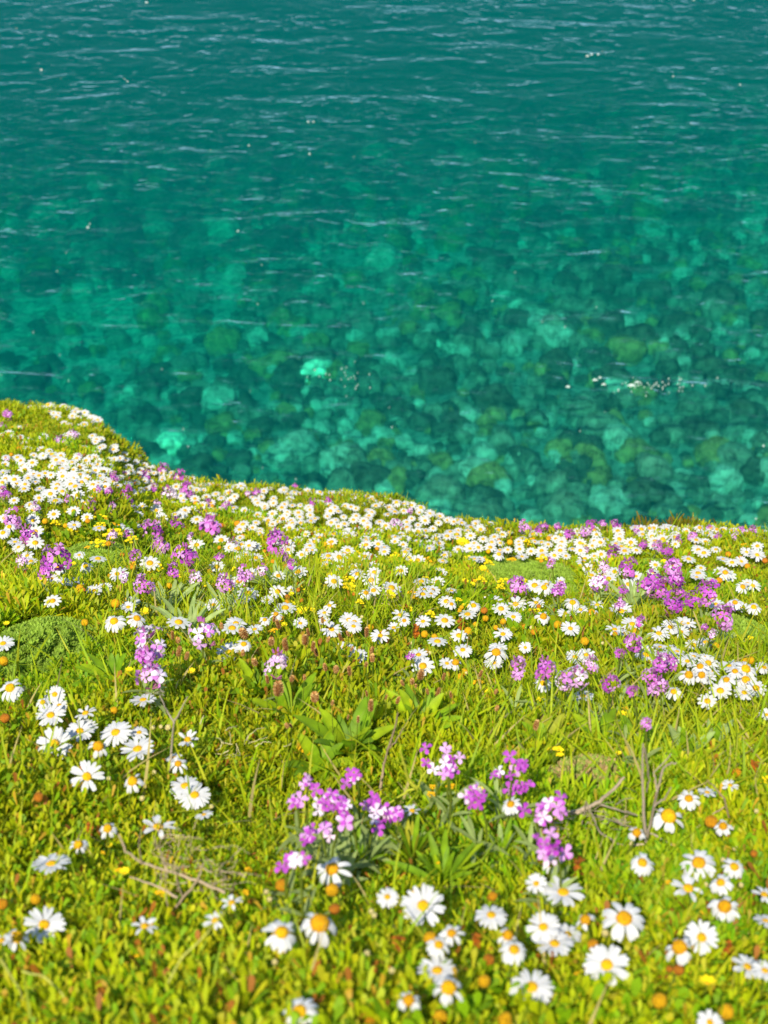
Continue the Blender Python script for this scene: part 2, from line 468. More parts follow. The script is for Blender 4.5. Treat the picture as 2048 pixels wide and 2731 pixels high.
for (sh, rw, cl), L_ in bs.items():
    L_.sort()
    for i, (px, py, w, _) in enumerate(L_):
        pre = f"only {word[sh]} boulder" if len(L_) == 1 else (f"{'left' if i == 0 else 'right'} one of two {word[sh]} boulders" if len(L_) == 2 else f"{ORD[i] if i < len(L_)-1 else 'rightmost'} of the {word[sh]} boulders")
        put_boulder(px, py, w, sh, f"{pre} {rw}, {cl}", f"{word[sh]} boulders under the water")
# the smaller and farther stones: one mass
mb = MB()
n = 9500
SX = rng.uniform(-1, 1, n); SY = 32 + 66 * rng.uniform(0, 1, n)**1.05; SX = SX * SY * .44
kp = rng.uniform(0, 1, n) > sand(SX, SY)*.75; SX, SY = SX[kp], SY[kp]; n = len(SX)
for k in range(12):
    sel = np.arange(n) % 12 == k; m = sel.sum()
    sc = np.clip(rng.lognormal(-1.25, .45, m), .1, .8) * (1 + (SY[sel]-36)*.006)
    pos = np.stack([SX[sel], SY[sel], bed_z(SX[sel], SY[sel]) + sc*.15], 1)
    tone = np.array([SHADES[s] for s in rng.choice(['pale', 'mid', 'dark', 'olive'], m, p=[.12, .38, .32, .18])])
    tV, tQ = blob(k+30, 7, .7, .34)
    mb.add(*instance_mesh(tV, tQ, np.ones((len(tV), 3)), pos, rots(m, .3), sc, tone))
tag(link("seabed_rubble", mb.mesh("seabed_rubble", M_STONE)), "smaller stones and cobbles carpeting the seabed between the boulders", "rubble", None, 'stuff')

# foamy flecks on the water, some painted in place of sun glints
mf = bpy.data.materials.new("foam_glints"); mf.use_nodes = True
mf.node_tree.nodes["Principled BSDF"].inputs["Base Color"].default_value = (.34, .42, .36, 1)
mf.node_tree.nodes["Principled BSDF"].inputs["Roughness"].default_value = .7
mb = MB()
def fleck(px, py, wpx, hpx):
    p = sea_hit(px, py, 0); s = px2m(p, wpx)/2; s2 = px2m(p, hpx)
    k = 9; a = np.arange(k)*2*math.pi/k; rr = rng.uniform(.6, 1.1, k)
    ring = np.stack([np.cos(a)*s*rr, np.sin(a)*s2*rr, np.full(k, .004)], 1)
    top = ring*.5 + np.array([0, 0, .05])
    top2 = ring*.05 + np.array([0, 0, .07])
    V = np.concatenate([ring, top, top2]) + p
    Q = [[i, (i+1) % k, k+(i+1) % k, k+i] for i in range(k)] + [[k+i, k+(i+1) % k, 2*k+(i+1) % k, 2*k+i] for i in range(k)]
    mb.add(V, Q, (1, 1, 1))
for px, py, w, h in [(1586, 1014, 18, 4), (1610, 1026, 14, 3), (1684, 1028, 28, 6), (1515, 1032, 14, 4), (1700, 1020, 12, 4), (1600, 1008, 10, 4), (110, 187, 9, 5), (235, 607, 8, 6), (390, 7, 10, 5), (1578, 146, 9, 4), (1595, 146, 8, 4), (1566, 150, 12, 3),
                     (822, 326, 7, 3), (836, 326, 7, 3), (826, 411, 7, 5), (664, 389, 5, 4), (340, 218, 6, 4), (1973, 227, 6, 3), (2036, 1190, 7, 4), (2016, 1385, 7, 3), (635, 617, 6, 4), (240, 598, 4, 3), (1795, 205, 5, 3), (1850, 1, 8, 3)]:
    fleck(px, py, w, h)
for i in range(46):
    fleck(random.gauss(1760, 70), random.gauss(1028, 11), random.uniform(2, 6), random.uniform(1, 2))
for i in range(26):
    fleck(random.gauss(920, 40), random.gauss(1010, 22), random.uniform(2, 4), random.uniform(1.5, 2.5))
for i in range(40):
    fleck(random.uniform(0, 2048), random.uniform(0, 1300), random.uniform(2, 4), random.uniform(1.2, 2.5))
tag(link("foam_glints", mb.mesh("foam_glints", mf)), "foamy white flecks where ripples break, with painted sun glints on the sea", "foam_glints", None, 'stuff')

# ------------------------------------------------------------------ cushion plants
CUSH = [  # px, py, width px, height px (of the visible patch), colour, label, rise
    (235, 1478, 300, 105, (.13, .23, .05), 'flat grey green cushion plant between the left purple stocks', .05),
    (105, 1690, 330, 170, (.17, .25, .07), 'large grey green cushion plant with orange flecks at the left border', .08),
    (1405, 1535, 290, 95, (.13, .26, .02), 'round dark green cushion plant behind the tall right daisies', .10),
    (1742, 1500, 130, 40, (.16, .28, .02), 'small green cushion plant just behind the thickest purple stocks', .05),
    (1990, 1685, 190, 110, (.14, .25, .02), 'feathery green cushion plant by the right border below the purple stocks', .07),
    (1570, 2040, 270, 120, (.33, .26, .09), 'low reddish brown cushion plant behind the right dead shrub', .05),
    (450, 1480, 120, 50, (.15, .26, .04), 'small grey green cushion plant under the purple stocks left of centre', .03)]
def cushion(px, py, wpx, hpx, col, label, rise):
    col = np.array([.30, .43, .04]) if wpx != 270 else np.array([.50, .36, .14]); rise *= .42
    c = hit(px, py, 0); rx = px2m(c, wpx)/2
    a = hit(px, py-hpx/2, 0); b = hit(px, py+hpx/2, 0); ry = max(.06, (a[1]-b[1])/2)
    gz = float(canopy(c[0], c[1])) - GROUND
    MOUNDS.append((c[0], c[1], rx, ry))
    root = link("cushion_plant", None, None, (c[0], c[1], gz)); root.empty_display_size = .05
    tag(root, label, 'cushion plant')
    n1, n2 = 40, 14; V = []
    def surf(r, th):
        x = r*math.cos(th)*rx; y = r*math.sin(th)*ry
        base = float(canopy(c[0]+x, c[1]+y)) - GROUND - gz
        return np.array([x, y, base + (rise+.03) * math.sqrt(max(0, 1-r*r))*(.9+.15*math.sin(9*th+20*r)) - .01])
    for i in range(n2+1):
        for j in range(n1): V.append(surf(i/n2, j/n1*2*math.pi))
    Q = [[i*n1+j, i*n1+(j+1) % n1, (i+1)*n1+(j+1) % n1, (i+1)*n1+j] for i in range(n2) for j in range(n1)]
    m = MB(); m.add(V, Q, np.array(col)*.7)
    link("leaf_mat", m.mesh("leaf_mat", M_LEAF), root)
    m = MB()
    N = int(9000 * min(1.5, rx*ry/.06) / (1 + c[1]*.12))
    N = max(2500, min(N*2, 14000))
    rr = np.sqrt(rng.uniform(0, 1, N)); th = rng.uniform(0, 2*math.pi, N)
    P = np.array([surf(r*1.02 if r*1.02 < 1 else 1, t) for r, t in zip(rr, th)])
    L = .0052*(1+c[1]*.12)
    tV, tQ = strip([(0, 0, 0), (0, .35*L, .8*L), (0, .8*L, 1.3*L)], [.12*L, .3*L, .08*L], (1, 0, 0))
    tv = [tV]; tq = [np.array(tQ)]
    for k in range(1, 5):
        a_ = k*1.3; cr, sr = math.cos(a_), math.sin(a_)
        Rm = np.array([[cr, -sr, 0], [sr, cr, 0], [0, 0, 1]])
        tv.append(tV @ Rm.T); tq.append(np.array(tQ) + len(tV)*k)
    tV = np.concatenate(tv); tQ = np.concatenate(tq)
    cm = np.array(col)[None] * rng.uniform(.7, 1.35, N)[:, None]
    if wpx == 270: cm[rng.uniform(0, 1, N) < .45] = (.34, .46, .06)
    m.add(*instance_mesh(tV, tQ, np.ones((len(tV), 3)), P, rots(N, .5), rng.uniform(.7, 1.4, N), cm))
    link("foliage", m.mesh("foliage", M_LEAF), root)
for a in CUSH: cushion(*a)
def in_mound(x, y, k=.92):
    r = np.zeros(np.shape(x), bool)
    for (cx, cy, rx, ry) in MOUNDS:
        r |= ((x-cx)/rx)**2 + ((y-cy)/ry)**2 < k*k
    return r

# ------------------------------------------------------------------ ground cover: leafy sprigs and grass, one mass each
YG = np.array([.46, .52, .004])
def sprig(seed, lobes=15, kind=0):
    r = random.Random(seed); m = MB()
    h = 1.0
    for i in range(lobes):
        t = i / lobes
        a = i*2.4 + r.uniform(-.3, .3); el = R(r.uniform(15, 50)) + t*R(35)
        z0 = t*h*.75
        L = r.uniform(.32, .52)*(1.1-.35*t)
        d = np.array([math.cos(a)*math.cos(el), math.sin(a)*math.cos(el), math.sin(el)])
        s = np.array([-math.sin(a), math.cos(a), 0]) ; s = s + np.array([0, 0, r.uniform(-.5, .5)]); s /= np.linalg.norm(s)
        b = np.array([0, 0, z0]) + d*.06
        droop = np.array([0, 0, -r.uniform(.0, .10)])
        if kind == 0:    # spatulate fleshy lobes
            P = [b, b+d*L*.55, b+d*L*.85+droop*.5, b+d*L+droop]; w = [.013, .034, .052, .022]
        elif kind == 1:  # narrow feathery lobes
            P = [b, b+d*L*.6, b+d*L*.9+droop*.4, b+d*L*1.15+droop]; w = [.012, .03, .035, .006]
        else:            # wider rounded leaf
            P = [b, b+d*L*.4, b+d*L*.8+droop, b+d*L*1.1+droop*2]; w = [.02, .085, .095, .03]
        V_, Q_ = strip(P, w, s)
        g = r.uniform(.86, 1.12)*(0.92+.16*t)
        yel = r.random()
        c = YG*g
        if yel < .012: c = np.array([.55, .33, .02])*g
        elif yel < .02: c = np.array([.50, .18, .02])*g
        elif yel < .25: c = np.array([.56, .52, .008])*g
        elif yel < .55: c = np.array([.24, .41, .004])*g
        m.add(V_, Q_, c)
    tube(m, [(0, 0, -.1), (0, 0, .4), (0, 0, .8)], [.02, .018, .01], YG*.7, 4)
    return m.arrays()
def scatter(n, ymin=.72, pw=0.0, ulim=.36, over=.35):
    """points on the slope; density falls as y**-pw"""
    out = []
    while sum(len(o) for o in out) < n:
        k = n*2
        y = rng.uniform(ymin, 8.2, k); u = rng.uniform(-ulim, ulim, k)
        D, _ = edge(u)
        keep = (rng.uniform(0, 1, k) < (y/8.2) * ((ymin/y)**pw) / ((ymin/8.2) * 1 if pw > 1 else 1*((ymin/8.2)**pw if pw else 1)) ) & (y < D + over)
        out.append(np.stack([u[keep]*y[keep], y[keep]], 1))
    return np.concatenate(out)[:n]
def sample_pts(n, power, ymin=.6, ulim=.40, over=.35):
    """density per square metre ~ y**-power, exact by weighting"""
    k = n*8
    y = rng.uniform(ymin, 8.3, k); u = rng.uniform(-ulim, ulim, k)
    D, _ = edge(u)
    w = y**(1-power); w = w/w.max()
    keep = (rng.uniform(0, 1, k) < w) & (y < D + over)
    P = np.stack([u[keep]*y[keep], y[keep]], 1)
    return P[:n]
def patch(x, y, f, s):     # smooth patches for mixing kinds of plants
    return np.sin(f*x + s)*np.sin(f*1.13*y + 2.1*s) + .5*np.sin(2.3*f*x - y*f + s*3)*np.sin(1.9*f*y + s)
MBG = MB()
NS = 70000
P = sample_pts(NS, 1.15)
PW = sample_pts(24000, 1.15, ulim=1.1); PW = PW[np.abs(PW[:, 0]/PW[:, 1]) > .38]; P = np.concatenate([P, PW])
P = P[~in_mound(P[:, 0], P[:, 1])]
CLEAR = []
for a, b, w in ((930, 1985, 130), (770, 1900, 110), (1120, 1930, 100), (690, 1840, 90), (850, 2030, 80), (1450, 1975, 90), (1600, 1960, 90), (1830, 2010, 90), (1900, 1985, 80), (1700, 1970, 80), (450, 1640, 90), (600, 1640, 80), (740, 1560, 70), (1690, 1610, 80), (1930, 1720, 60), (1100, 2270, 90), (1180, 2320, 90)):
    q = hit(a, b, 0); CLEAR.append((q[0], q[1], px2m(q, w)*.75, px2m(q, w)*.75))
def cleared(P):
    r = np.zeros(len(P), bool)
    for cx, cy, rx, ry in CLEAR: r |= ((P[:, 0]-cx)/rx)**2 + ((P[:, 1]-cy)/ry)**2 < 1
    return r & (rng.uniform(0, 1, len(P)) < .55)
P = P[~cleared(P)]
kindp = patch(P[:, 0], P[:, 1], 3.3, 1.0)
kinds = np.where(kindp > .45, 1, np.where(kindp < -.95, 2, 0))
kinds = np.where(rng.uniform(0, 1, len(P)) < .45, 1, kinds)
var = rng.integers(0, 5, len(P))
for kd in range(3):
    for vr in range(5):
        sel = (kinds == kd) & (var == vr); m = int(sel.sum())
        if not m: continue
        X, Y = P[sel, 0], P[sel, 1]
        far = 1 + np.clip(Y-1.2, 0, 6)*.10
        hgt = rng.uniform(.026, .054, m) * far * (1 + .36*patch(X, Y, 5, 2.)) * np.where(np.abs(X/Y) > .4, 1.25, 1)
        over = np.clip(Y - edge(np.clip(X/Y, -.4, .4))[0], 0, 1)
        pos = np.stack([X, Y, canopy(X, Y) - GROUND + rng.uniform(-.004, .012, m)], 1)
        tone = (0.86 + .26*patch(X, Y, 2.2, 4.)[:, None]*.6) * rng.uniform(.88, 1.12, m)[:, None]
        dd = patch(X, Y, 4.1, 7.)
        tone = tone * np.where(dd[:, None] > .6, np.array([.75, .92, 1.0]), np.array([1.0, 1.0, 1.0]))
        tV, tQ, tC = sprig(kd*17+vr*3+1, 20, kd)
        MBG.add(*instance_mesh(tV, tQ, tC, pos, rots(m, .35), hgt, tone))
tag(link("ground_cover", MBG.mesh("ground_cover", M_LEAF)), "bright yellow green leafy ground cover all over the slope", "ground cover", None, 'stuff')
# grass
def blade(seed, curl):
    r = random.Random(seed); k = 6; t = np.linspace(0, 1, k)
    ph = r.uniform(-.2, .2)
    P_ = np.stack([ph*t*t, curl*t**1.8, t*(1-.35*curl*t)], 1)
    return strip(P_, .022*(1-t**2.2)+.001, (1, 0, 0))
MBG = MB()
NG = 34000
P = sample_pts(NG*2, 1.0)
PW = sample_pts(9000, 1.0, ulim=1.1); PW = PW[np.abs(PW[:, 0]/PW[:, 1]) > .38]; P = np.concatenate([PW, P])
gp = patch(P[:, 0], P[:, 1], 2.6, 9.)
P = P[(rng.uniform(0, 1, len(P)) < np.where((gp > .2) & (P[:, 1] > 1.3), 1.0, .20)) & ~in_mound(P[:, 0], P[:, 1], .8)][:NG]
var = rng.integers(0, 6, len(P))
for vr in range(6):
    sel = var == vr; m = int(sel.sum()); X, Y = P[sel, 0], P[sel, 1]
    tV, tQ = blade(vr, [.15, .35, .6, .8, .3, 1.0][vr])
    pos = np.stack([X, Y, canopy(X, Y) - GROUND], 1)
    cols = np.array([(.42, .50, .006), (.30, .44, .005), (.48, .48, .012), (.56, .44, .15)])
    c = cols[rng.choice(4, m, p=[.42, .30, .20, .08])] * rng.uniform(.7, 1.2, m)[:, None]
    near = .35 + .65*np.clip(edge(np.clip(X/Y, -.4, .4))[0] - Y, 0, .6)/.6
    MBG.add(*instance_mesh(tV, np.array(tQ), np.ones((len(tV), 3)), pos, rots(m, .35), rng.uniform(.045, .115, m)*(.55+.45*near)*np.where(Y > 3.0, .62, 1.0)*np.where((near < .8) & (rng.uniform(0, 1, m) < .22), 2.2, 1.0)*np.where(Y < 1.25, .8, 1.0), c))
tag(link("grass", MBG.mesh("grass", M_LEAF)), "thin green and straw coloured grass blades among the flowers", "grass", None, 'stuff')

# ------------------------------------------------------------------ daisies
def petals_mesh(seed, el0, curl, n=15, missing=0.0, disc=.15, wob=6):
    """ray florets on a unit flower (diameter about 1); el0 start angle, curl total bend in degrees"""
    r = random.Random(seed); m = MB()
    for layer in range(2):
        for i in range(n):
            if r.random() < missing: continue
            if layer and i % 2: continue
            a = (i + .5*layer)*2*math.pi/n + r.uniform(-.09, .09)
            L = .5 - disc*.85 + r.uniform(-.03, .03); k = 6
            el = R(el0 + r.uniform(-wob, wob)) - layer*R(4); cu = R(curl + r.uniform(-wob, wob)*1.4)
            p = np.array([math.cos(a)*disc*.85, math.sin(a)*disc*.85, -.012*layer]); P_ = [p]
            for j in range(1, k):
                e = el - cu*(j/(k-1))
                p = p + np.array([math.cos(a)*math.cos(e), math.sin(a)*math.cos(e), math.sin(e)])*L/(k-1)
                P_.append(p)
            w = np.array([.028, .050, .064, .068, .058, .030])*r.uniform(.80, 1.05)*(15/n)**.6
            V_, Q_ = strip(P_, w, (-math.sin(a), math.cos(a), r.uniform(-.25, .25)), .18, 3)
            m.add(V_, Q_, np.array([.62, .61, .585])*r.uniform(.90, 1.05))
    return m.mesh("petals", M_PETAL)
def disc_mesh(seed, r_, h, col, ball=.5, name="flower_centre", z0=0):
    random.seed(seed); m = MB(); dome(m, r_, h, col, 8, 18, ball, z0, .08)
    return m.mesh(name, M_DISC)
YEL = (.80, .44, .006); ORG = (.70, .34, .006); BRN = (.48, .17, .015)
HEADS = {'f': [], 'd': [], 's': [], 'p': []}
for k in range(7):
    HEADS['f'].append((petals_mesh(k, random.uniform(2, 14), random.uniform(6, 22), random.choice([14, 16, 18]), [0, 0, .06, 0, .12, 0, .05][k]), disc_mesh(k, .135, .06, YEL)))
for k in range(5):
    HEADS['d'].append((petals_mesh(20+k, 4, random.uniform(48, 70), 13, [0, .1, .15, .05, .3][k], .16, 12), disc_mesh(20+k, .165, .13, YEL if k < 3 else ORG)))
for k in range(5):
    HEADS['s'].append((petals_mesh(40+k, 0, random.uniform(62, 82), 12, [.05, .2, .35, .1, .25][k], .19, 16), disc_mesh(40+k, .20, .22, YEL if k % 2 else ORG, .62)))
for k in range(4):   # sparse, half open
    HEADS['p'].append((petals_mesh(60+k, 25, random.uniform(20, 45), 10, .35, .15, 14), disc_mesh(60+k, .15, .10, YEL)))
def stem_mesh(bend, col=(.22, .28, .03), r0=.010, name="stem"):
    m = MB(); t = np.linspace(0, 1, 7)
    tube(m, np.stack([bend*np.sin(t*math.pi)*.5, np.zeros(7), t], 1), r0*(1.1-.3*t), col, 5)
    return m.mesh(name, M_LEAF)
STEMS = [stem_mesh(b, (.22, .28, .03), .012) for b in (-.18, -.05, .1, .2)]
def aim(n, yaw=0.0):
    q = Vector(n).to_track_quat('Z', 'Y') @ Quaternion((0, 0, 1), yaw)
    return q.to_euler()
def stemmed(name, top, rstem=.0012, mesh=None):
    """an Empty at the ground under a flower head, with its stem"""
    gz = float(canopy(top[0], top[1])) - GROUND
    h = max(.015, top[2]-gz)
    root = link(name, None, None, (top[0], top[1], gz)); root.empty_display_size = .01
    k = rstem/.012
    st = link("stem", mesh or random.choice(STEMS), root, (0, 0, 0), (0, 0, random.uniform(0, 6.28)), (k, k, h))
    if mesh is None: st.scale = (k, k, h)
    return root, h
REG = []        # every flower: (root, kind, state, px, py)
def view_vec(p):
    v = CAM - p; return v/np.linalg.norm(v)
def normal_for(p, typ):
    v = view_vec(p); up = np.array([0, 0, 1.0])
    w = up - v*np.dot(up, v); w /= np.linalg.norm(w)
    side = np.cross(v, w)
    asp = {'f': random.uniform(.80, .95), 'm': random.uniform(.6, .75), 'h': random.uniform(.38, .55), 'p': random.uniform(.5, .8)}.get(typ)
    if asp is None: n = up + v*.25 + side*random.uniform(-.25, .25) + np.array([random.uniform(-.15, .15), 0, 0])
    else: n = v*asp + w*math.sqrt(1-asp*asp) + side*random.uniform(-.18, .18)
    return n/np.linalg.norm(n)
def daisy(px, py, d, typ):
    h = random.uniform(.016, .036) if py > 1500 else random.uniform(.022, .034)
    if typ in 'sdp': h += .014
    p = hit(px, py, h)
    size = max(.022, min(.055, px2m(p, d)))
    if typ in 'sd': size *= 1.12
    root, hh = stemmed("daisy", p, .0011)
    fam = 'f' if typ in 'fmh' else typ
    pm, dm = random.choice(HEADS[fam])
    e = aim(normal_for(p, typ), random.uniform(0, 6.28))
    link("petals", pm, root, (0, 0, hh), e, size)
    link("flower_centre", dm, root, (0, 0, hh), e, size)
    REG.append((root, 'daisy', {'f': 'open', 'm': 'open', 'h': 'flat', 'd': 'drooping', 's': 'domed', 'p': 'ragged'}[typ], px, py))
    return root
DAISIES = """
27,1835,72,d 146,1852,55,f 158,1881,45,f 114,1873,38,d 135,1907,80,m 228,1902,60,p 230,1938,60,m 213,1949,75,m 146,1983,92,f 175,1964,42,m 308,1953,88,m 371,1953,50,m 262,1991,66,s
367,1997,92,m 232,2071,92,f 354,2084,62,s 475,2037,52,d 464,2020,46,h 382,1866,70,h 500,1972,60,p 494,2096,88,m 519,2120,88,f 544,2172,46,h 422,2206,92,p 287,2210,52,s 209,2253,52,s
137,2303,106,h 118,2466,108,f 44,2500,76,s 386,2470,76,p 574,2455,66,p 618,2407,50,p 886,2318,98,d 1033,2392,62,f 1128,2415,118,f 1310,2440,90,m 751,2487,98,d 852,2464,116,s 1204,2489,68,d
1170,2520,62,d 1166,2588,106,m 1196,2635,92,s 1090,2668,58,s 799,2698,104,d 1371,2533,78,d 1354,2495,66,s 1430,2356,58,f 1502,2379,112,m 1713,2301,70,d 1863,2301,96,d 1958,2312,64,d
1470,2303,56,s 1835,2369,92,p 1922,2354,64,d 2038,2386,66,p 1449,2472,92,f 1479,2516,100,m 1515,2491,74,m 1561,2453,46,s 1664,2449,116,d 1932,2419,84,s 1871,2500,96,f 1812,2527,92,s
1618,2573,122,f 1418,2632,122,f 1994,2578,86,m 2040,2588,72,m 2042,2455,66,h 1698,2221,54,s 1783,2178,92,s 1928,2204,40,s 1837,2130,60,d 1886,2113,52,h 1947,2094,44,m 1893,2727,60,f
1099,2162,46,p 1362,2145,56,d 4,2508,40,p
1375,1611,60,m 1430,1607,46,m 1369,1645,48,m 1346,1691,36,f 1508,1636,44,m 1548,1626,40,m 1527,1607,46,d 1578,1632,40,s 1521,1676,52,m 1449,1645,44,s 1656,1630,76,m 1686,1664,60,m
1639,1678,52,h 1662,1687,36,h 1401,1727,36,f 1534,1752,52,m 1563,1746,50,m 1449,1822,50,d 1555,1856,60,h 1787,1672,50,m 1757,1689,60,m 1816,1685,46,m 1726,1740,46,f 1833,1763,50,m
1806,1737,42,h 1837,1801,52,s 1871,1801,46,s 1867,1777,50,d 1943,1775,62,h 1989,1813,62,d 1985,1847,56,m 1937,1813,48,d 2038,1780,50,m 1797,1845,48,d 1979,1619,46,h 2010,1619,42,d
1960,1607,40,d 1909,1611,46,m 1981,1565,40,d 2008,1562,44,m 1977,1497,38,m 2019,1480,46,m 1991,1472,36,m 1934,1527,42,d 1928,1491,36,h 1858,1539,36,h 1696,1537,38,m 1569,1516,32,f
1742,1527,36,m 1451,1567,46,d 1494,1550,28,f 1593,1613,40,p 1835,1662,34,m 2044,1906,32,f 1790,1728,40,h 1850,1750,40,h 1760,1725,40,h 1900,1790,42,h 1880,1752,40,h 1960,1790,44,d
776,1573,28,f 713,1600,36,m 736,1638,38,d 706,1653,32,d 865,1634,40,m 884,1678,58,m 879,1615,36,p 930,1653,52,m 943,1670,46,m 865,1655,32,m 976,1581,38,d 1014,1695,52,f 1067,1640,50,m
1078,1655,32,d 1128,1657,44,m 1050,1674,38,p 951,1748,60,m 1116,1746,54,m 1234,1733,54,m 1192,1769,42,m 1215,1767,44,s 1316,1767,52,m 1329,1729,52,m 1341,1691,52,m 1314,1605,60,m
1263,1615,40,d 1132,1571,40,h 1149,1583,38,h 995,1512,40,m 907,1518,36,p 871,1505,32,m 1078,1440,38,m 1185,1480,38,m 1156,1455,36,h 1145,1462,34,h 1025,1459,28,h 1080,1472,28,d
833,1467,28,m 930,1427,40,m 801,1662,40,m 991,1484,30,h 1253,1463,36,m 1333,1467,34,h 1392,1484,36,h 1204,1611,30,d 930,1418,36,m 955,1415,32,m 1265,1490,34,h 1330,1478,34,d 1205,1575,34,h
49,1459,36,m 72,1482,38,m 8,1421,36,d 211,1480,34,m 316,1531,56,m 251,1575,44,m 278,1569,42,m 342,1619,44,m 304,1657,60,d 365,1649,52,d 202,1550,42,h 169,1552,36,m 158,1514,40,d
228,1510,38,d 139,1543,32,m 629,1662,58,m 679,1678,48,h 650,1718,44,d 570,1613,46,m 629,1463,36,m 664,1455,40,m 8,1716,62,m 635,1490,34,h 333,1417,46,h 354,1602,40,h 655,1478,34,h
88,1388,38,f 195,1275,34,f 122,1312,30,m 106,1303,30,h 198,1400,38,m 225,1340,30,m 417,1361,34,f 430,1384,36,f 480,1375,24,f 25,1405,34,d 10,1425,34,m 40,1445,40,h 317,1400,34,h 380,1350,26,p
8,1260,28,h 30,1275,30,h 45,1290,30,m 75,1270,28,m 95,1285,28,h 60,1240,24,m 115,1215,26,m 160,1235,24,h 240,1260,30,h 228,1275,30,m 66,1293,26,f 5,1300,26,d
"""
for tok in DAISIES.split():
    a, b, c, t = tok.split(','); daisy(float(a), float(b), float(c), t)
# drifts: soft clusters (px, py, sx, sy, count)
DRIFT = [(150, 1085, 60, 8, 22), (215, 1105, 25, 12, 10), (265, 1145, 26, 22, 16), (240, 1200, 60, 22, 20), (60, 1180, 60, 18, 10), (330, 1215, 24, 20, 12), (120, 1205, 70, 14, 20),
         (60, 1245, 70, 14, 34), (170, 1250, 60, 16, 32), (235, 1285, 60, 22, 46), (120, 1290, 70, 18, 26), (310, 1250, 40, 18, 18), (395, 1275, 50, 16, 22), (60, 1330, 60, 18, 10),
         (520, 1310, 60, 14, 26), (560, 1345, 60, 18, 32), (640, 1330, 70, 16, 40), (740, 1345, 80, 20, 56), (860, 1345, 90, 18, 60), (960, 1360, 90, 20, 66), (1060, 1370, 70, 16, 46),
         (820, 1395, 100, 20, 52), (960, 1405, 100, 22, 56), (1090, 1410, 80, 20, 54), (1200, 1415, 70, 14, 40), (1280, 1430, 60, 14, 34), (1200, 1440, 90, 16, 30), (1340, 1435, 60, 10, 20), (690, 1400, 60, 18, 24),
         (1400, 1455, 70, 14, 30), (1480, 1465, 70, 20, 34), (1540, 1490, 60, 20, 30), (1440, 1490, 50, 16, 18), (1600, 1440, 90, 10, 26), (1770, 1425, 90, 8, 40), (1900, 1435, 80, 10, 24), (1650, 1470, 80, 12, 18),
         (1830, 1500, 60, 14, 14), (1900, 1515, 60, 16, 20), (1620, 1520, 50, 14, 14), (1800, 1740, 70, 22, 16), (1900, 1800, 60, 20, 12), (760, 1500, 60, 30, 10), (620, 1420, 40, 30, 10), (900, 1480, 130, 40, 26), (1100, 1520, 120, 40, 22), (560, 1500, 150, 50, 16), (130, 1400, 110, 40, 24), (400, 1460, 120, 50, 16), (900, 1580, 140, 40, 18), (1150, 1680, 160, 50, 14), (1500, 1560, 120, 30, 14), (200, 1120, 80, 22, 26), (120, 1165, 80, 16, 16), (300, 1180, 24, 24, 14), (300, 1215, 40, 30, 40), (350, 1250, 34, 20, 34), (265, 1160, 24, 24, 24), (410, 1280, 40, 12, 20)]
fill = []
for (a, b, sx, sy, n) in DRIFT:
    for i in range(int(n*.62)):
        px, py = random.gauss(a, sx*1.1), random.gauss(b, sy*1.7)
        if px < -30 or px > 2080: continue
        sv = np.interp(px, SKY_X, SKY_V)
        if py < sv - 6: py = sv - random.uniform(2, 10)
        p = hit(px, py, .026)
        if in_mound(p[0], p[1], .85) : continue
        if any((p[0]-f[3][0])**2 + ((p[1]-f[3][1])*.6)**2 < .030**2 for f in fill): continue
        fill.append((px, py, .044*random.uniform(.7, 1.1), p))
nd = len(REG)
fill.sort(key=lambda f: -f[2]/f[3][1])
for px, py, s, p in fill[:max(0, 246-nd)]:
    daisy(px, py, s*FPX/(p[1]*math.cos(PITCH)-(p[2]-CZ)*math.sin(PITCH)), random.choice('mmhhd'))
mb = MB()
sm = MB()
for i in range(10):
    a = i*2*math.pi/10
    V_, Q_ = strip([(math.cos(a)*.12, math.sin(a)*.12, 0), (math.cos(a)*.34, math.sin(a)*.34, .03), (math.cos(a)*.5, math.sin(a)*.5, -.01)], [.05, .1, .06], (-math.sin(a), math.cos(a), 0))
    sm.add(V_, Q_, (.64, .63, .58))
dome(sm, .18, .12, YEL, 3, 8, .5, 0, .02)
tV, tQ, tC = sm.arrays()
rest = fill[max(0, 246-nd):]
pos, rt, sc = [], [], []
for px, py, s, p in rest:
    n = normal_for(p, random.choice('mmhd')); q = Vector(n).to_track_quat('Z', 'Y')
    pos.append(p); rt.append(np.array((q @ Quaternion((0, 0, 1), random.uniform(0, 6))).to_matrix())); sc.append(s)
    gz = float(canopy(p[0], p[1])) - GROUND
    tube(mb, [(p[0], p[1], gz), (p[0], p[1], p[2])], .001, (.22, .28, .03), 4)
mb.add(*instance_mesh(tV, tQ, tC, np.array(pos), np.array(rt), np.array(sc), np.ones((len(pos), 3))))
tag(link("distant_daisies", mb.mesh("distant_daisies", M_PETAL)), "tiny white daisies packed in drifts along the cliff edge", "daisies", "small daisies in the far drifts", 'stuff')

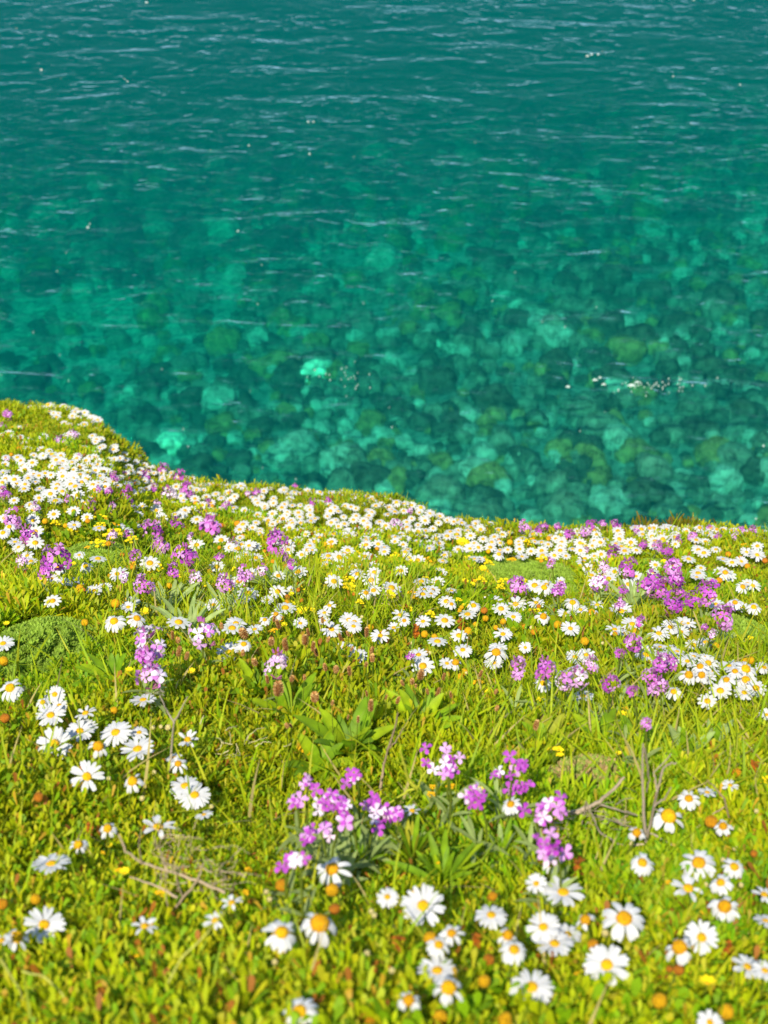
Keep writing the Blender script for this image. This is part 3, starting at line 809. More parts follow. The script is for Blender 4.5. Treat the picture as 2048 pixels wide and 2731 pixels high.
# ------------------------------------------------------------------ spent daisy heads and buds
def ball_mesh(seed, col, h, name): return disc_mesh(seed, .45, h*.9, col, .85, name)
SPENT = {'y': [ball_mesh(k, (.72, .38, .006), .5, "seed_dome") for k in range(3)], 'o': [ball_mesh(k+9, (.62, .27, .008), .45, "seed_dome") for k in range(3)],
         'b': [ball_mesh(k+19, (.50, .17, .012), .42, "seed_dome") for k in range(2)], 'c': [ball_mesh(k+29, (.72, .60, .24), .55, "bud") for k in range(2)]}
random.seed(11)
def collar_mesh():
    m = MB()
    for i in range(9):
        a = i*.7; V_, Q_ = strip([(0, 0, -.5), (math.cos(a)*.3, math.sin(a)*.3, -.42), (math.cos(a)*.45, math.sin(a)*.45, -.2)], [.06, .12, .05], (-math.sin(a), math.cos(a), 0))
        m.add(V_, Q_, (.24, .26, .04))
    return m.mesh("calyx", M_LEAF)
COLLAR = collar_mesh()
def spent(px, py, d, c):
    p = hit(px, py, random.uniform(.012, .03)); s = px2m(p, d)
    s = max(.006, min(s, .026))
    root, hh = stemmed("spent_daisy" if c != 'c' else "daisy_bud", p, .0013 if c != 'c' else .0008)
    v = normal_for(p, 'd'); e = aim(v, random.uniform(0, 6))
    link("seed_dome" if c != 'c' else "bud", random.choice(SPENT[c]), root, (0, 0, hh), e, s)
    link("calyx", COLLAR, root, (0, 0, hh), e, s)
    REG.append((root, 'spent' if c != 'c' else 'bud', {'y': 'yellow', 'o': 'orange', 'b': 'rusty brown', 'c': 'cream'}[c], px, py))
SP = """443,2698,44,y 6,2411,34,o 95,2398,32,y 751,2360,38,o 886,2373,40,y 892,2424,34,b 1147,2502,40,y 1314,2390,28,o 1303,2559,34,b 1291,2616,38,y 1173,2715,50,y 987,2727,34,o 1345,2723,46,y
1759,2668,46,y 1937,2698,48,y 1582,2519,34,o 1785,2584,22,b 1810,2586,34,b 1350,2712,30,y 2010,2276,22,b 1897,2191,38,o 1964,2060,28,o 1487,1666,24,y 1559,1710,26,y 1692,1685,25,y 2002,1761,24,y
1983,1761,22,y 1909,1723,22,y 1424,1685,20,o 1918,1548,20,o 1993,1510,18,o 1248,1683,25,y 1295,1649,19,y 1291,1628,22,b 1132,1691,22,y 1238,1792,23,y 1227,1805,21,y 989,1672,19,y 213,1569,24,y
308,1609,27,y 226,1660,22,y 10,1763,28,y 451,1562,19,y 304,1894,22,y 13,1915,30,b 103,2126,30,b 766,1605,18,o 766,1592,17,b 795,1573,14,b 804,1601,14,b 945,1584,14,b 1037,1558,15,b 1080,1617,16,b
1231,1620,14,y 120,1390,18,y 92,1350,16,o 281,1388,18,y 276,1410,18,y 175,1402,16,y 302,1400,18,y 1942,1478,18,o 1955,1500,18,o 1975,1488,16,o 1870,1470,15,o 2040,1495,18,b 1900,1595,18,o 1920,1640,16,b
781,1461,14,o 705,1470,12,o 990,1439,12,o 1005,1463,12,o 50,1195,12,o 30,1212,12,o 65,1180,10,o 1640,1690,16,o 1330,1440,10,o 920,1320,8,o"""
for tok in SP.split():
    a, b, c, t = tok.split(','); spent(float(a), float(b), float(c), t)
for tok in """998,2441,16 1045,2588,16 733,2565,18 979,2542,14 710,2378,14 719,2398,14 1882,2359,16 1976,2360,15 1928,2293,14 1614,2488,22 409,1940,12 429,1938,12 448,1940,18 64,1837,16 411,2060,14
564,2151,14 379,2129,16 290,2076,14 1417,1674,12 1147,1741,12 1200,1845,10 1243,1795,10 1202,1700,9 1212,1688,9 1607,1715,10 990,2430,10 1960,2262,14 2017,2163,14 1685,2250,16 1958,2210,14 1100,1715,12 965,1645,10""".split():
    a, b, c = tok.split(','); spent(float(a), float(b), float(c), 'c')

random.seed(21)
for i in range(44):
    if i % 2: px = random.uniform(700, 1500); py = random.uniform(1430, 1700)
    else: px = random.uniform(0, 720); py = random.uniform(1330, 1600)
    spent(px, py, random.uniform(12, 20), random.choice('yoob'))
for px in list(np.linspace(60, 395, 16)) + list(np.linspace(470, 1330, 26)) + list(np.linspace(1700, 2040, 12)):
    px = float(px) + random.uniform(-12, 12)
    daisy(px, float(np.interp(px, SKY_X, SKY_V)) - random.uniform(3, 13), random.uniform(22, 32), random.choice('hmd'))
# ------------------------------------------------------------------ purple stocks
PURP = [(.52, .11, .48), (.58, .18, .55), (.36, .04, .36), (.64, .30, .62), (.44, .07, .45)]
PALE = [(.72, .40, .70), (.80, .68, .78), (.60, .22, .60), (.74, .56, .66)]
def bloom(m, c, n, size, pal, r):
    n = np.array(n, float); n /= np.linalg.norm(n)
    a = np.cross(n, (.2, .3, .93)); a /= np.linalg.norm(a); b = np.cross(n, a)
    off = r.uniform(0, 1.5); cc = np.array(r.choice(pal))
    for i in range(4):
        th = off + i*math.pi/2 + r.uniform(-.18, .18)
        d = math.cos(th)*a + math.sin(th)*b; s = -math.sin(th)*a + math.cos(th)*b
        L = size*.5*r.uniform(.9, 1.1); bend = r.uniform(-.35, .1)
        P_ = [c + d*L*.08, c + d*L*.4 + n*L*.12, c + d*L*.75 + n*L*.12, c + d*L + n*L*bend*.6]
        V_, Q_ = strip(P_, np.array([.08, .22, .36, .20])*L, s + n*r.uniform(-.25, .25), .2, 3, n)
        k = r.uniform(.85, 1.15)
        C = np.repeat(np.stack([cc*.9*k + .08, cc*k, cc*k, cc*1.05*k]), 3, 0)
        m.add(V_, Q_, C)
    tube(m, [c - n*size*.35, c - n*size*.02], [size*.05, size*.06], (.30, .16, .18), 4)
def head_mesh(seed, nb, aspect, pal, bs):
    """a loose raceme about one unit wide: open blooms all round, buds at the tip"""
    r = random.Random(seed); m = MB()
    tiers = max(1, round(aspect*1.3))
    for i in range(nb):
        a = i*2.4 + r.uniform(-.5, .5); t = ((i*.618) % 1.0)
        el = r.uniform(-.5, 1.2)
        cz = (t-.5)*max(0, aspect-.62)
        rad = .36*r.uniform(.55, 1.3)
        d = np.array([math.cos(a)*math.cos(el), math.sin(a)*math.cos(el), math.sin(el)])
        bloom(m, np.array([0, 0, cz]) + d*np.array([rad, rad, .26]), d + np.array([0, 0, .15]), bs*r.uniform(.85, 1.15), pal, r)
    for i in range(5):
        a = r.uniform(0, 6.28); c = np.array([math.cos(a)*.12, math.sin(a)*.12, aspect*.40])
        tube(m, [c, c+np.array([math.cos(a)*.05, math.sin(a)*.05, .13])], [.045, .03], (.40, .12, .34), 5)
    for i in range(5):
        a = r.uniform(0, 6.28); c = np.array([math.cos(a)*.2, math.sin(a)*.2, -aspect*.45])
        tube(m, [(0, 0, c[2]-.1), c], [.02, .035], (.34, .12, .2), 4)
    tube(m, [(0, 0, -aspect*.6), (0, 0, aspect*.40)], [.03, .015], (.26, .32, .06), 5)
    return m.mesh("flower_head", M_PETAL)
SH = {('n', 1): [head_mesh(k, 14, 1.15, PURP, .40) for k in range(4)], ('n', 0): [head_mesh(k+5, 11, .8, PURP, .40) for k in range(3)], ('n', 2): [head_mesh(k+10, 20, 1.7, PURP, .42) for k in range(3)],
      ('p', 1): [head_mesh(k+20, 13, 1.1, PALE, .38) for k in range(3)], ('p', 0): [head_mesh(k+25, 9, .75, PALE, .5) for k in range(2)], ('p', 2): [head_mesh(k+30, 18, 1.6, PALE, .40) for k in range(2)]}
BLOOMS = {}
for nm, pal in (('n', PURP), ('p', PALE)):
    BLOOMS[nm] = []
    for k in range(6):
        m = MB(); bloom(m, np.zeros(3), (0, 0, 1), 1.0, pal, random.Random(70+k)); BLOOMS[nm].append(m.mesh("bloom", M_PETAL))
def leaves_mesh(seed, n=11):
    r = random.Random(seed); m = MB()
    for i in range(n):
        t = r.uniform(.05, .75); a = i*2.4; L = r.uniform(.35, .62)
        el = R(r.uniform(20, 60)); d = np.array([math.cos(a)*math.cos(el), math.sin(a)*math.cos(el), math.sin(el)])
        k = 6; tt = np.linspace(0, 1, k)
        P_ = np.array([0, 0, t]) + d*L*tt[:, None] + np.stack([0*tt, 0*tt, -.3*L*tt**2], 1)
        V_, Q_ = strip(P_, .036*np.sin(np.clip(tt*.92+.06, 0, 1)*math.pi)**.7, (-math.sin(a), math.cos(a), .1), .3, 3)
        m.add(V_, Q_, np.array([.34, .42, .12])*r.uniform(.7, 1.2))
    return m.mesh("leaves", M_LEAF)
LV = [leaves_mesh(k) for k in range(4)]
def stock(px, py, w, h, tone='n', near=False):
    asp = h/w
    hh_ = random.uniform(.05, .10) if py > 1480 else random.uniform(.015, .05)
    p = hit(px, py, hh_); s = px2m(p, w)
    root, H = stemmed("stock_flower", p, .0016)
    if near:
        nb = max(3, int(w*h/560)); r = random.Random(int(px*7+py)); hs = px2m(p, h)
        for i in range(nb):
            b = link("bloom", r.choice(BLOOMS[tone if r.random() < .62 else ('p' if tone == 'n' else 'n')]), root,
                     (r.uniform(-.52, .52)*s, r.uniform(-.3, .3)*s, H + r.uniform(-.5, .55)*hs))
            v = view_vec(p); n = v*r.uniform(.3, 1) + np.array([r.uniform(-.8, .8), r.uniform(-.3, .3), r.uniform(0, .9)])
            b.rotation_euler = aim(n/np.linalg.norm(n), r.uniform(0, 6.28)); b.scale = (r.uniform(.012, .019),)*3
    else:
        k = 0 if asp < .85 else (1 if asp < 1.35 else 2)
        link("flower_head", random.choice(SH[(tone, k)]), root, (0, 0, H), (random.uniform(-.2, .2), random.uniform(-.25, .25), random.uniform(0, 6.28)), s*1.22)
    lf = min(H, .10); link("leaves", random.choice(LV), root, (0, 0, 0), (0, 0, random.uniform(0, 6)), (lf*.8, lf*.8, lf*.85))
    REG.append((root, 'stock', 'purple' if tone == 'n' else 'pale lilac', px, py))
ST = """21,1107,30,18,n 8,1139,20,20,n 72,1143,18,16,p 196,1163,32,38,p 164,1180,34,34,p 212,1216,14,14,n 18,1225,14,16,p 14,1315,30,30,n 304,1273,26,28,n 339,1282,32,44,n 340,1321,32,50,n 353,1366,32,36,p
261,1311,26,26,n 291,1312,24,30,n 386,1273,34,44,n 434,1249,28,28,n 482,1279,42,44,n 449,1321,46,60,p 500,1310,36,60,n 243,1351,28,34,n 300,1354,26,30,p 33,1388,54,56,n 72,1433,56,60,n 404,1415,58,46,n 341,1427,28,20,n
154,1489,74,50,n 122,1518,42,40,n 428,1463,58,46,n 498,1489,64,66,n 561,1413,72,56,n 359,1480,34,28,n 382,1560,52,50,n 599,1556,48,52,n 654,1535,46,50,n 586,1486,26,22,n 510,1438,24,34,p 401,1716,84,74,p 388,1754,62,40,n
405,1805,72,56,p 544,1690,76,74,p 608,1354,30,36,n 555,1385,26,28,n 833,1345,22,30,n 873,1339,24,24,n 787,1296,16,12,n 685,1314,24,16,n 555,1345,30,22,n 660,1318,16,12,p 410,1300,20,20,n 420,1345,24,26,p
734,1442,60,56,n 753,1480,34,30,n 776,1503,26,24,n 738,1771,64,60,p 1379,1565,58,46,n 1381,1778,50,50,n 1095,1750,24,16,n 1055,1397,30,24,p 1095,1362,16,12,p
1399,1408,34,40,n 1441,1417,34,34,n 1453,1404,20,16,n 1487,1408,24,30,n 1517,1425,32,26,n 1576,1400,28,28,n 1607,1398,24,20,n 1643,1402,28,26,n 1560,1418,30,22,p 1698,1415,22,24,n 1715,1453,24,28,n 1753,1455,28,28,n 1778,1470,34,34,n
1633,1480,44,38,n 1673,1514,46,48,n 1610,1514,36,32,p 1793,1514,56,44,n 1736,1556,60,56,n 1761,1569,50,52,n 1804,1548,46,54,n 1810,1570,38,44,n 1795,1611,54,60,n 1886,1577,56,54,n 1846,1602,40,44,n 1930,1640,62,66,n 1492,1567,38,30,n
1488,1580,34,26,n 1593,1556,46,20,p 1662,1577,26,28,n 1654,1611,28,26,n 1707,1655,28,30,n 1690,1716,48,40,n 1652,1742,32,22,n 1761,1763,44,40,n 1787,1771,46,56,n 1736,1805,50,48,n 1757,1830,52,46,n 1685,1843,36,22,n
1626,1822,48,22,n 1453,1785,60,56,n 1538,1805,60,44,p 1504,1818,46,44,p 1576,1771,42,44,p 1721,1930,36,20,n 1890,1408,18,16,n 1915,1434,22,20,n 1846,1430,28,20,n 1808,1438,20,18,n 1977,1417,26,20,n 2006,1413,26,14,n 1960,1428,16,24,p
95,1350,24,28,p 530,1370,30,34,p 470,1400,34,36,n 300,1430,30,34,p 620,1450,30,34,p 460,1520,34,36,n 330,1540,26,30,p 700,1520,30,30,p 180,1330,20,24,n 60,1500,34,36,p 520,1540,34,36,p 1560,1470,26,28,p 1470,1500,26,28,n 1900,1690,22,26,p 1880,1674,20,20,n"""
for tok in ST.split():
    a, b, c, d, t = tok.split(','); stock(float(a), float(b), float(c), float(d), t)
for tok in """822,2096,56,46,n 792,2138,26,70,n 865,2150,52,46,n 903,2128,60,70,n 928,2149,34,40,n 911,2191,32,24,n 991,2162,66,60,n 1016,2180,54,46,n 995,2195,44,28,n 1160,2022,56,56,n 1211,2027,60,54,p
1198,2065,36,30,n 1274,2124,64,74,n 1369,2043,64,56,p 1384,2086,54,64,n 858,2221,52,56,p 827,2233,24,20,n 765,2297,38,40,n 801,2303,40,28,p 953,2065,34,30,n 1067,2174,28,18,n
1420,2165,54,56,n 1470,2165,64,74,p 1479,2255,88,44,n 1490,2280,60,40,n 1330,2068,30,40,n""".split():
    a, b, c, d, t = tok.split(','); stock(float(a), float(b), float(c), float(d), t, True)

# ------------------------------------------------------------------ small yellow flowers
def yellow_mesh(seed, n, spread, col):
    r = random.Random(seed); m = MB()
    for i in range(n):
        c = np.array([r.uniform(-.5, .5), r.uniform(-.3, .3)*spread*2, r.uniform(-.18, .18)])
        for k in range(5):
            a = k*1.257 + r.uniform(-.2, .2); L = .17
            V_, Q_ = strip([c, c+np.array([math.cos(a)*L*.6, math.sin(a)*L*.6, .05]), c+np.array([math.cos(a)*L, math.sin(a)*L, .03])], [.02, .07, .04], (-math.sin(a), math.cos(a), r.uniform(-.3, .3)))
            m.add(V_, Q_, np.array(col)*r.uniform(.85, 1.15))
        tube(m, [c, (c[0]*.3, c[1]*.3, -1.0)], [.02, .015], (.2, .28, .03), 4)
    return m.mesh("blossoms", M_PETAL)
YM = [yellow_mesh(k, 9, .5, (.82, .62, .006)) for k in range(4)]; YO = [yellow_mesh(k+9, 9, .5, (.80, .44, .006)) for k in range(2)]
def yellow_single(seed):
    r = random.Random(seed); m = MB()
    for k in range(8):
        a = k*.785; V_, Q_ = strip([(math.cos(a)*.08, math.sin(a)*.08, 0), (math.cos(a)*.32, math.sin(a)*.32, .14), (math.cos(a)*.5, math.sin(a)*.5, .2)], [.06, .15, .09], (-math.sin(a), math.cos(a), 0))
        m.add(V_, Q_, np.array((.86, .68, .006))*r.uniform(.9, 1.1))
    dome(m, .14, .1, (.8, .45, .006), 3, 8)
    return m.mesh("blossom", M_PETAL)
YS = [yellow_single(1), yellow_single(2)]
YF = """300,1425,44,y 262,1450,36,y 405,1514,46,y 388,1634,28,s 363,1676,26,s 510,1792,22,s 344,1788,20,s 17,1664,16,s 624,1520,18,s 268,1382,30,y 190,1365,26,y 395,1432,34,o 420,1440,26,o 285,1365,24,y 350,1440,30,y
885,1555,40,y 920,1562,44,y 925,1548,36,y 1088,1581,34,o 1090,1524,46,y 1110,1530,40,y 1050,1488,22,s 1090,1501,24,s 881,1537,20,s 1042,1590,24,s 1288,1518,20,s 1183,1539,24,o 877,1461,20,o 826,1423,14,s 1245,1490,24,y
1305,1500,26,y 1290,1492,22,o 1290,1847,40,y 1265,1818,38,o 1320,1815,20,o 758,1667,16,s 725,1680,26,o 1618,1543,40,y 1600,1535,30,y 1673,1467,30,y 1550,1514,26,y 1770,1499,16,s 1630,1495,18,y 1475,2000,46,y 2040,2081,30,y 1200,2094,26,o
1282,2106,18,s 810,1997,42,o 1242,2022,16,s 333,2326,26,s 315,2318,22,o 428,2377,34,o 291,2255,18,s 662,2320,22,o 1886,2622,44,s 1150,2120,26,o 1155,2100,22,o 1440,1865,18,y 2005,1705,30,y 1965,1700,24,y 1660,1905,22,s 1650,2010,16,s
1500,1450,24,o 1560,1455,20,y 1420,1440,20,o 1985,1455,20,o 40,1155,16,o 20,1170,20,o 35,1140,14,o"""
YF += ' ' + ' '.join(f'{random.uniform(740, 1450):.0f},{random.uniform(1440, 1640):.0f},{random.uniform(14, 30):.0f},{random.choice("ysoy")}' for _ in range(56)) + ' ' + ' '.join(f'{random.uniform(60, 720):.0f},{random.uniform(1340, 1600):.0f},{random.uniform(14, 28):.0f},{random.choice("ysoy")}' for _ in range(36)) + ' ' + ' '.join(f'{random.uniform(0, 2040):.0f},{random.uniform(1850, 2700):.0f},{random.uniform(12, 22):.0f},o' for _ in range(16))
for tok in YF.split():
    a, b, c, t = tok.split(','); px, py, w = float(a), float(b), float(c)
    p = hit(px, py, .015); s = px2m(p, w)
    gz = float(canopy(p[0], p[1])) - GROUND
    if t == 's':
        root, hh = stemmed("yellow_flower", p, .0009)
        link("blossom", random.choice(YS), root, (0, 0, hh), aim(normal_for(p, 'm')), s*1.1)
    else:
        root = link("yellow_flower", None, None, (p[0], p[1], gz)); root.empty_display_size = .01
        link("blossoms", random.choice(YM if t == 'y' else YO), root, (0, 0, p[2]-gz), (0, 0, random.uniform(-.4, .4)), s*1.0)
    REG.append((root, 'yellow', {'s': 'cupped yellow', 'y': 'bright yellow', 'o': 'orange yellow'}[t], px, py))

# ------------------------------------------------------------------ ribwort plantain: brown heads on thin stalks, broad leaves
def spike_mesh(seed, long):
    r = random.Random(seed); m = MB(); rr = .17 if long else .28; hh = .5
    for i in range(7*9):
        t = (i+.5)/63; a = i*2.4; rad = rr*math.sin(min(1, t*.9+.08)*math.pi)**.6
        c = np.array([math.cos(a)*rad*.6, math.sin(a)*rad*.6, (t-.5)])
        d = np.array([math.cos(a), math.sin(a), .5])*rr*.75
        V_, Q_ = strip([c, c+d*.6, c+d], [.05, .09, .03], (-math.sin(a), math.cos(a), 0))
        m.add(V_, Q_, np.array([(.50, .26, .08), (.60, .36, .12), (.36, .15, .04)][r.randrange(3)])*r.uniform(.8, 1.2))
    dome(m, rr*.65, .5, (.22, .09, .025), 6, 8, 1.0)
    return m.mesh("seed_head", M_DRY)
SPK = [spike_mesh(1, True), spike_mesh(2, True), spike_mesh(3, True), spike_mesh(4, False)]
PL = """742,1666,30 731,1650,22 822,1687,24 814,1708,30 761,1721,40 723,1712,26 835,1725,30 843,1740,28 875,1706,24 907,1700,24 928,1691,20 978,1687,30 991,1735,28 993,1755,34 938,1731,18 867,1780,28 896,1786,24 932,1790,30 812,1807,22
778,1811,20 742,1839,44 713,1813,26 839,1860,34 886,1875,20 989,1883,38 978,1851,18 955,1919,22 928,1913,16 776,1936,18 1073,1822,22 1099,1818,20 1109,1830,16 1168,1847,28 1202,1854,20 1061,1868,26 1183,1805,22 1282,1797,24 1325,1889,26
976,1773,16 1122,1801,30 460,1695,26 477,1738,34 498,1750,28 475,1708,20 591,1670,26 650,1691,34 648,1742,26 679,1767,24 1430,1934,36 1322,1845,22 1140,1845,20 765,1936,18 1030,1860,16 860,1655,20"""
for tok in PL.split():
    a, b, c = tok.split(','); px, py, w = float(a), float(b), float(c)
    p = hit(px, py, random.uniform(.05, .09)); s = px2m(p, w)
    root, hh = stemmed("plantain_stalk", p, .0007)
    link("seed_head", random.choice(SPK), root, (0, 0, hh), (random.uniform(-.3, .3), random.uniform(-.3, .3), random.uniform(0, 6)), s*.95)
    REG.append((root, 'plantain', 'brown', px, py))
def rosette(px, py, n, lpx, wk, cols, label, cat='plantain', name='broadleaf_plant', up=(30, 72)):
    p = hit(px, py, 0); L0 = px2m(p, lpx); gz = float(canopy(p[0], p[1])) - GROUND
    gz += .012
    root = link(name, None, None, (p[0], p[1], gz)); root.empty_display_size = .02
    tag(root, label, cat)
    r = random.Random(int(px+py))
    for i in range(int(n*1.5)):
        a = i*2.4 + r.uniform(-.3, .3); el = R(r.uniform(*up)); L = L0*r.uniform(.8, 1.35)
        k = 8; tt = np.linspace(0, 1, k)
        d = np.array([math.cos(a)*math.cos(el), math.sin(a)*math.cos(el), math.sin(el)])
        P_ = d*L*tt[:, None] + np.stack([0*tt, 0*tt, .015-.28*L*tt**2.2], 1)
        m = MB()
        w_ = L*wk*.75*(np.sin(np.clip(tt*.95+.04, 0, 1)*math.pi)**.8)*.5 + .0008
        V_, Q_ = strip(P_, w_, np.array([-math.sin(a), math.cos(a), r.uniform(-.25, .25)]), .35, 3)
        c = np.array(r.choice(cols))*r.uniform(.8, 1.15)
        C = np.repeat(c[None]*(1 + .12*np.sin(tt*25))[:, None], 3, 0); C[1::3] *= 1.25
        m.add(V_, Q_, C)
        link("leaf", m.mesh("leaf", M_LEAF), root)
GL = [(.22, .36, .008), (.32, .43, .008), (.17, .30, .008)]; GG = [(.32, .42, .12), (.38, .47, .15)]
rosette(930, 1990, 18, 165, .22, GL, 'big broad-leaved plantain rosette in the centre of the turf')
rosette(770, 1900, 14, 150, .2, GL, 'broad-leaved plantain rosette left of the big central one')
rosette(1120, 1930, 14, 140, .2, GL, 'broad-leaved plantain rosette right of the big central one')
rosette(690, 1840, 12, 120, .18, GL, 'plantain rosette under the pale lilac stock left of centre')
rosette(850, 2030, 10, 120, .26, GL, 'plantain rosette just in front of the big central one')
rosette(1450, 1975, 14, 110, .26, GL+[(.36, .38, .02)], 'broad dark rosette beside the single brown stalk right of centre')
rosette(1600, 1960, 12, 120, .22, GL, 'dark green rosette behind the reddish brown cushion')
rosette(1830, 2010, 14, 120, .2, GG+GL, 'upright pale-edged rosette behind the right dead shrub', up=(45, 80))
rosette(1900, 1985, 12, 110, .16, GG+GL, 'upright grey green rosette right of the pale-edged one', up=(40, 75))
rosette(1700, 1970, 10, 110, .2, GL, 'green rosette under the lone purple bloom right of centre')
rosette(300, 1800, 12, 110, .2, GL, 'green leafy rosette under the left pale lilac stocks')
rosette(500, 1680, 16, 130, .11, GG, 'grey green narrow-leaved rosette among the left stocks', up=(30, 75))
rosette(450, 1620, 14, 120, .11, GG, 'narrow-leaved grey rosette under the left purple stocks', up=(30, 75))
rosette(600, 1640, 14, 120, .10, GG, 'narrow-leaved grey rosette right of the left stocks', up=(30, 75))
rosette(740, 1560, 14, 110, .09, GG, 'silvery rosette under the tall central purple stock', up=(30, 75))
rosette(1690, 1610, 16, 110, .10, GG, 'silvery rosette under the thick right purple stocks', up=(30, 75))
rosette(1640, 1890, 14, 110, .12, GG+GL, 'silvery rosette under the lower right purple stocks', up=(30, 75))
rosette(1930, 1720, 20, 90, .06, GG, 'fine silvery grass-like tuft above the right daisies', up=(40, 80))
rosette(1100, 2270, 18, 150, .08, GL+[(.40, .38, .02)], 'long-leaved clump in the gap between the near purple stocks', up=(45, 85))
rosette(1180, 2330, 14, 150, .12, GL, 'dark long-leaved clump just behind the largest open daisy', up=(30, 80))
rosette(960, 2290, 14, 130, .07, GG+GL, 'narrow-leaved clump under the near left purple stocks', up=(45, 85))
rosette(1340, 2260, 14, 130, .10, GG+GL, 'grey green clump under the near right purple stocks', up=(40, 80))

# ------------------------------------------------------------------ dead shrubs, twigs, pod, withered leaves
random.seed(5)
def dead_plant(name, label, cat, lines, base, col=(.36, .27, .17), part='branch', jit=.02):
    """branches as (thickness px, [(px,py)...]) standing where the base pixel meets the ground"""
    b = hit(base[0], base[1], -.01); gz = float(canopy(b[0], b[1])) - GROUND
    root = link(name, None, None, (b[0], b[1], gz)); root.empty_display_size = .02
    tag(root, label, cat)
    for th, pl in lines:
        m = MB(); P_ = []
        dy = random.uniform(-jit, jit)
        for i, (x, y) in enumerate(pl):
            d = ray(x, y); yy = b[1] + dy*(i/len(pl)) + random.uniform(-jit, jit)*.25
            P_.append((d[0]*yy, yy, CZ+d[2]*yy))
        P_ = np.array(P_) - np.array([b[0], b[1], gz])
        # finer, slightly wavy
        k = len(P_); tt = np.linspace(0, k-1, (k-1)*4+1); F = np.stack([np.interp(tt, range(k), P_[:, j]) for j in range(3)], 1)
        F[1:-1] += rng.normal(0, .0005, F[1:-1].shape)
        r0 = px2m(b, th)/2
        tube(m, F, r0*np.linspace(1.1, .55, len(F)), np.array(col)*random.uniform(.8, 1.2), 6)
        link(part, m.mesh(part, M_DRY), root)
    return root
def fine(cx, cy, rx, ry, n, l=45):
    out = []
    for i in range(int(n*.6)):
        x = random.gauss(cx, rx*.5); y = random.gauss(cy, ry*.5); a = random.uniform(0, 6.28); b = a+random.uniform(-.8, .8); L = random.uniform(.4, 1)*l
        out.append((random.uniform(1.6, 3), [(x, y), (x+math.cos(a)*L, y+math.sin(a)*L*.7), (x+math.cos(a)*L+math.cos(b)*L*.7, y+(math.sin(a)+math.sin(b)*.7)*L*.6)]))
    return out
dead_plant("dead_shrub", "fallen dry brown shrub with bare tangled twigs in the lower left turf", "shrub", [
    (8, [(599, 2381), (527, 2348), (447, 2322), (380, 2301), (335, 2270), (316, 2225)]), (7, [(473, 2394), (422, 2365), (346, 2339)]),
    (8, [(451, 2445), (489, 2394), (527, 2350), (544, 2301)]), (6, [(447, 2322), (430, 2280), (410, 2230)]), (5, [(489, 2394), (470, 2350), (465, 2300)]),
    (4, [(380, 2301), (370, 2260), (378, 2210)]), (5, [(451, 2445), (445, 2400), (440, 2320)])] + fine(500, 2300, 130, 70, 70, 42) + fine(590, 2350, 60, 40, 30, 36), (470, 2450), (.36, .27, .17))
dead_plant("dead_shrub", "grey leafless forked shrub standing in the right turf above the daisies", "shrub", [
    (9, [(1723, 2240), (1716, 2160), (1712, 2080), (1715, 1984)]), (6, [(1717, 1995), (1725, 2030), (1731, 2082), (1724, 2112)]),
    (8, [(1722, 2245), (1738, 2180), (1752, 2110), (1765, 2060), (1780, 2038), (1804, 2034)]), (6, [(1745, 2150), (1772, 2130), (1790, 2100)]),
    (7, [(1720, 2250), (1677, 2259), (1643, 2248), (1601, 2221), (1580, 2180), (1566, 2142)]), (5, [(1694, 2172), (1650, 2160), (1601, 2146)]),
    (6, [(1735, 2222), (1770, 2242), (1804, 2259)]), (5, [(1660, 2200), (1640, 2190), (1610, 2182)]), (5, [(1752, 2110), (1745, 2060), (1790, 2010)])] + fine(1690, 2200, 80, 50, 16, 36), (1722, 2262), (.30, .24, .17))
dead_plant("dead_branch", "thick pale dead branch lying left of the forked grey shrub", "branch", [
    (13, [(1517, 2172), (1560, 2158), (1601, 2136), (1635, 2105), (1664, 2073)]), (6, [(1480, 2160), (1520, 2165), (1550, 2160)]),
    (6, [(1542, 2276), (1552, 2200), (1563, 2136)]), (5, [(1601, 2146), (1650, 2160), (1700, 2175)])] + fine(1580, 2190, 80, 60, 36, 40), (1560, 2215), (.32, .25, .17))
dead_plant("dead_twig", "thin leafless brown twig standing in the centre in front of the rosettes", "twig", [
    (8, [(1014, 2105), (1022, 2050), (1033, 2001)]), (6, [(1033, 2001), (1050, 1950), (1061, 1900)]), (4, [(1038, 1995), (1055, 1980), (1075, 1940)])], (1014, 2112), (.34, .24, .15))
dead_plant("dead_twig", "forked grey twig rising behind the lower left daisies", "twig", [
    (8, [(450, 2060), (458, 2000), (464, 1928)]), (5, [(464, 1928), (480, 1900), (500, 1858)]), (5, [(464, 1928), (448, 1900), (432, 1868), (425, 1850)])] + fine(425, 1850, 25, 15, 8, 22), (450, 2068), (.36, .30, .22))
dead_plant("dead_twig", "thin dry twig at the right between the daisies and the brown spike", "twig", [
    (5, [(1945, 2190), (1930, 2130), (1900, 2095), (1885, 2080)]), (5, [(1830, 2225), (1865, 2205), (1900, 2170), (1935, 2150)])], (1935, 2200), (.32, .22, .14))
dead_plant("dead_twig", "slender bare twigs at the lower left corner of the flower field", "twig", [
    (6, [(440, 2640), (480, 2560), (540, 2500), (600, 2430)]), (7, [(0, 2558), (45, 2630), (75, 2690)]), (6, [(60, 2590), (120, 2605), (165, 2650), (190, 2700)])], (300, 2690), (.40, .40, .08))
dead_plant("seed_pod", "long curved yellow green seed pod on a stalk above the near stocks", "seed pod", [
    (11, [(1111, 2100), (1088, 2077), (1078, 2040), (1067, 2001)]), (7, [(1111, 2100), (1070, 2120), (1032, 2145)]), (7, [(1112, 2105), (1122, 2080), (1136, 2055)])], (1100, 2160), (.38, .40, .03), 'pod', .01)
dead_plant("dry_tuft", "tan cobwebby dry tuft beside the fallen brown shrub", "dry tuft", fine(470, 2260, 60, 60, 50, 40), (480, 2300), (.36, .27, .16))
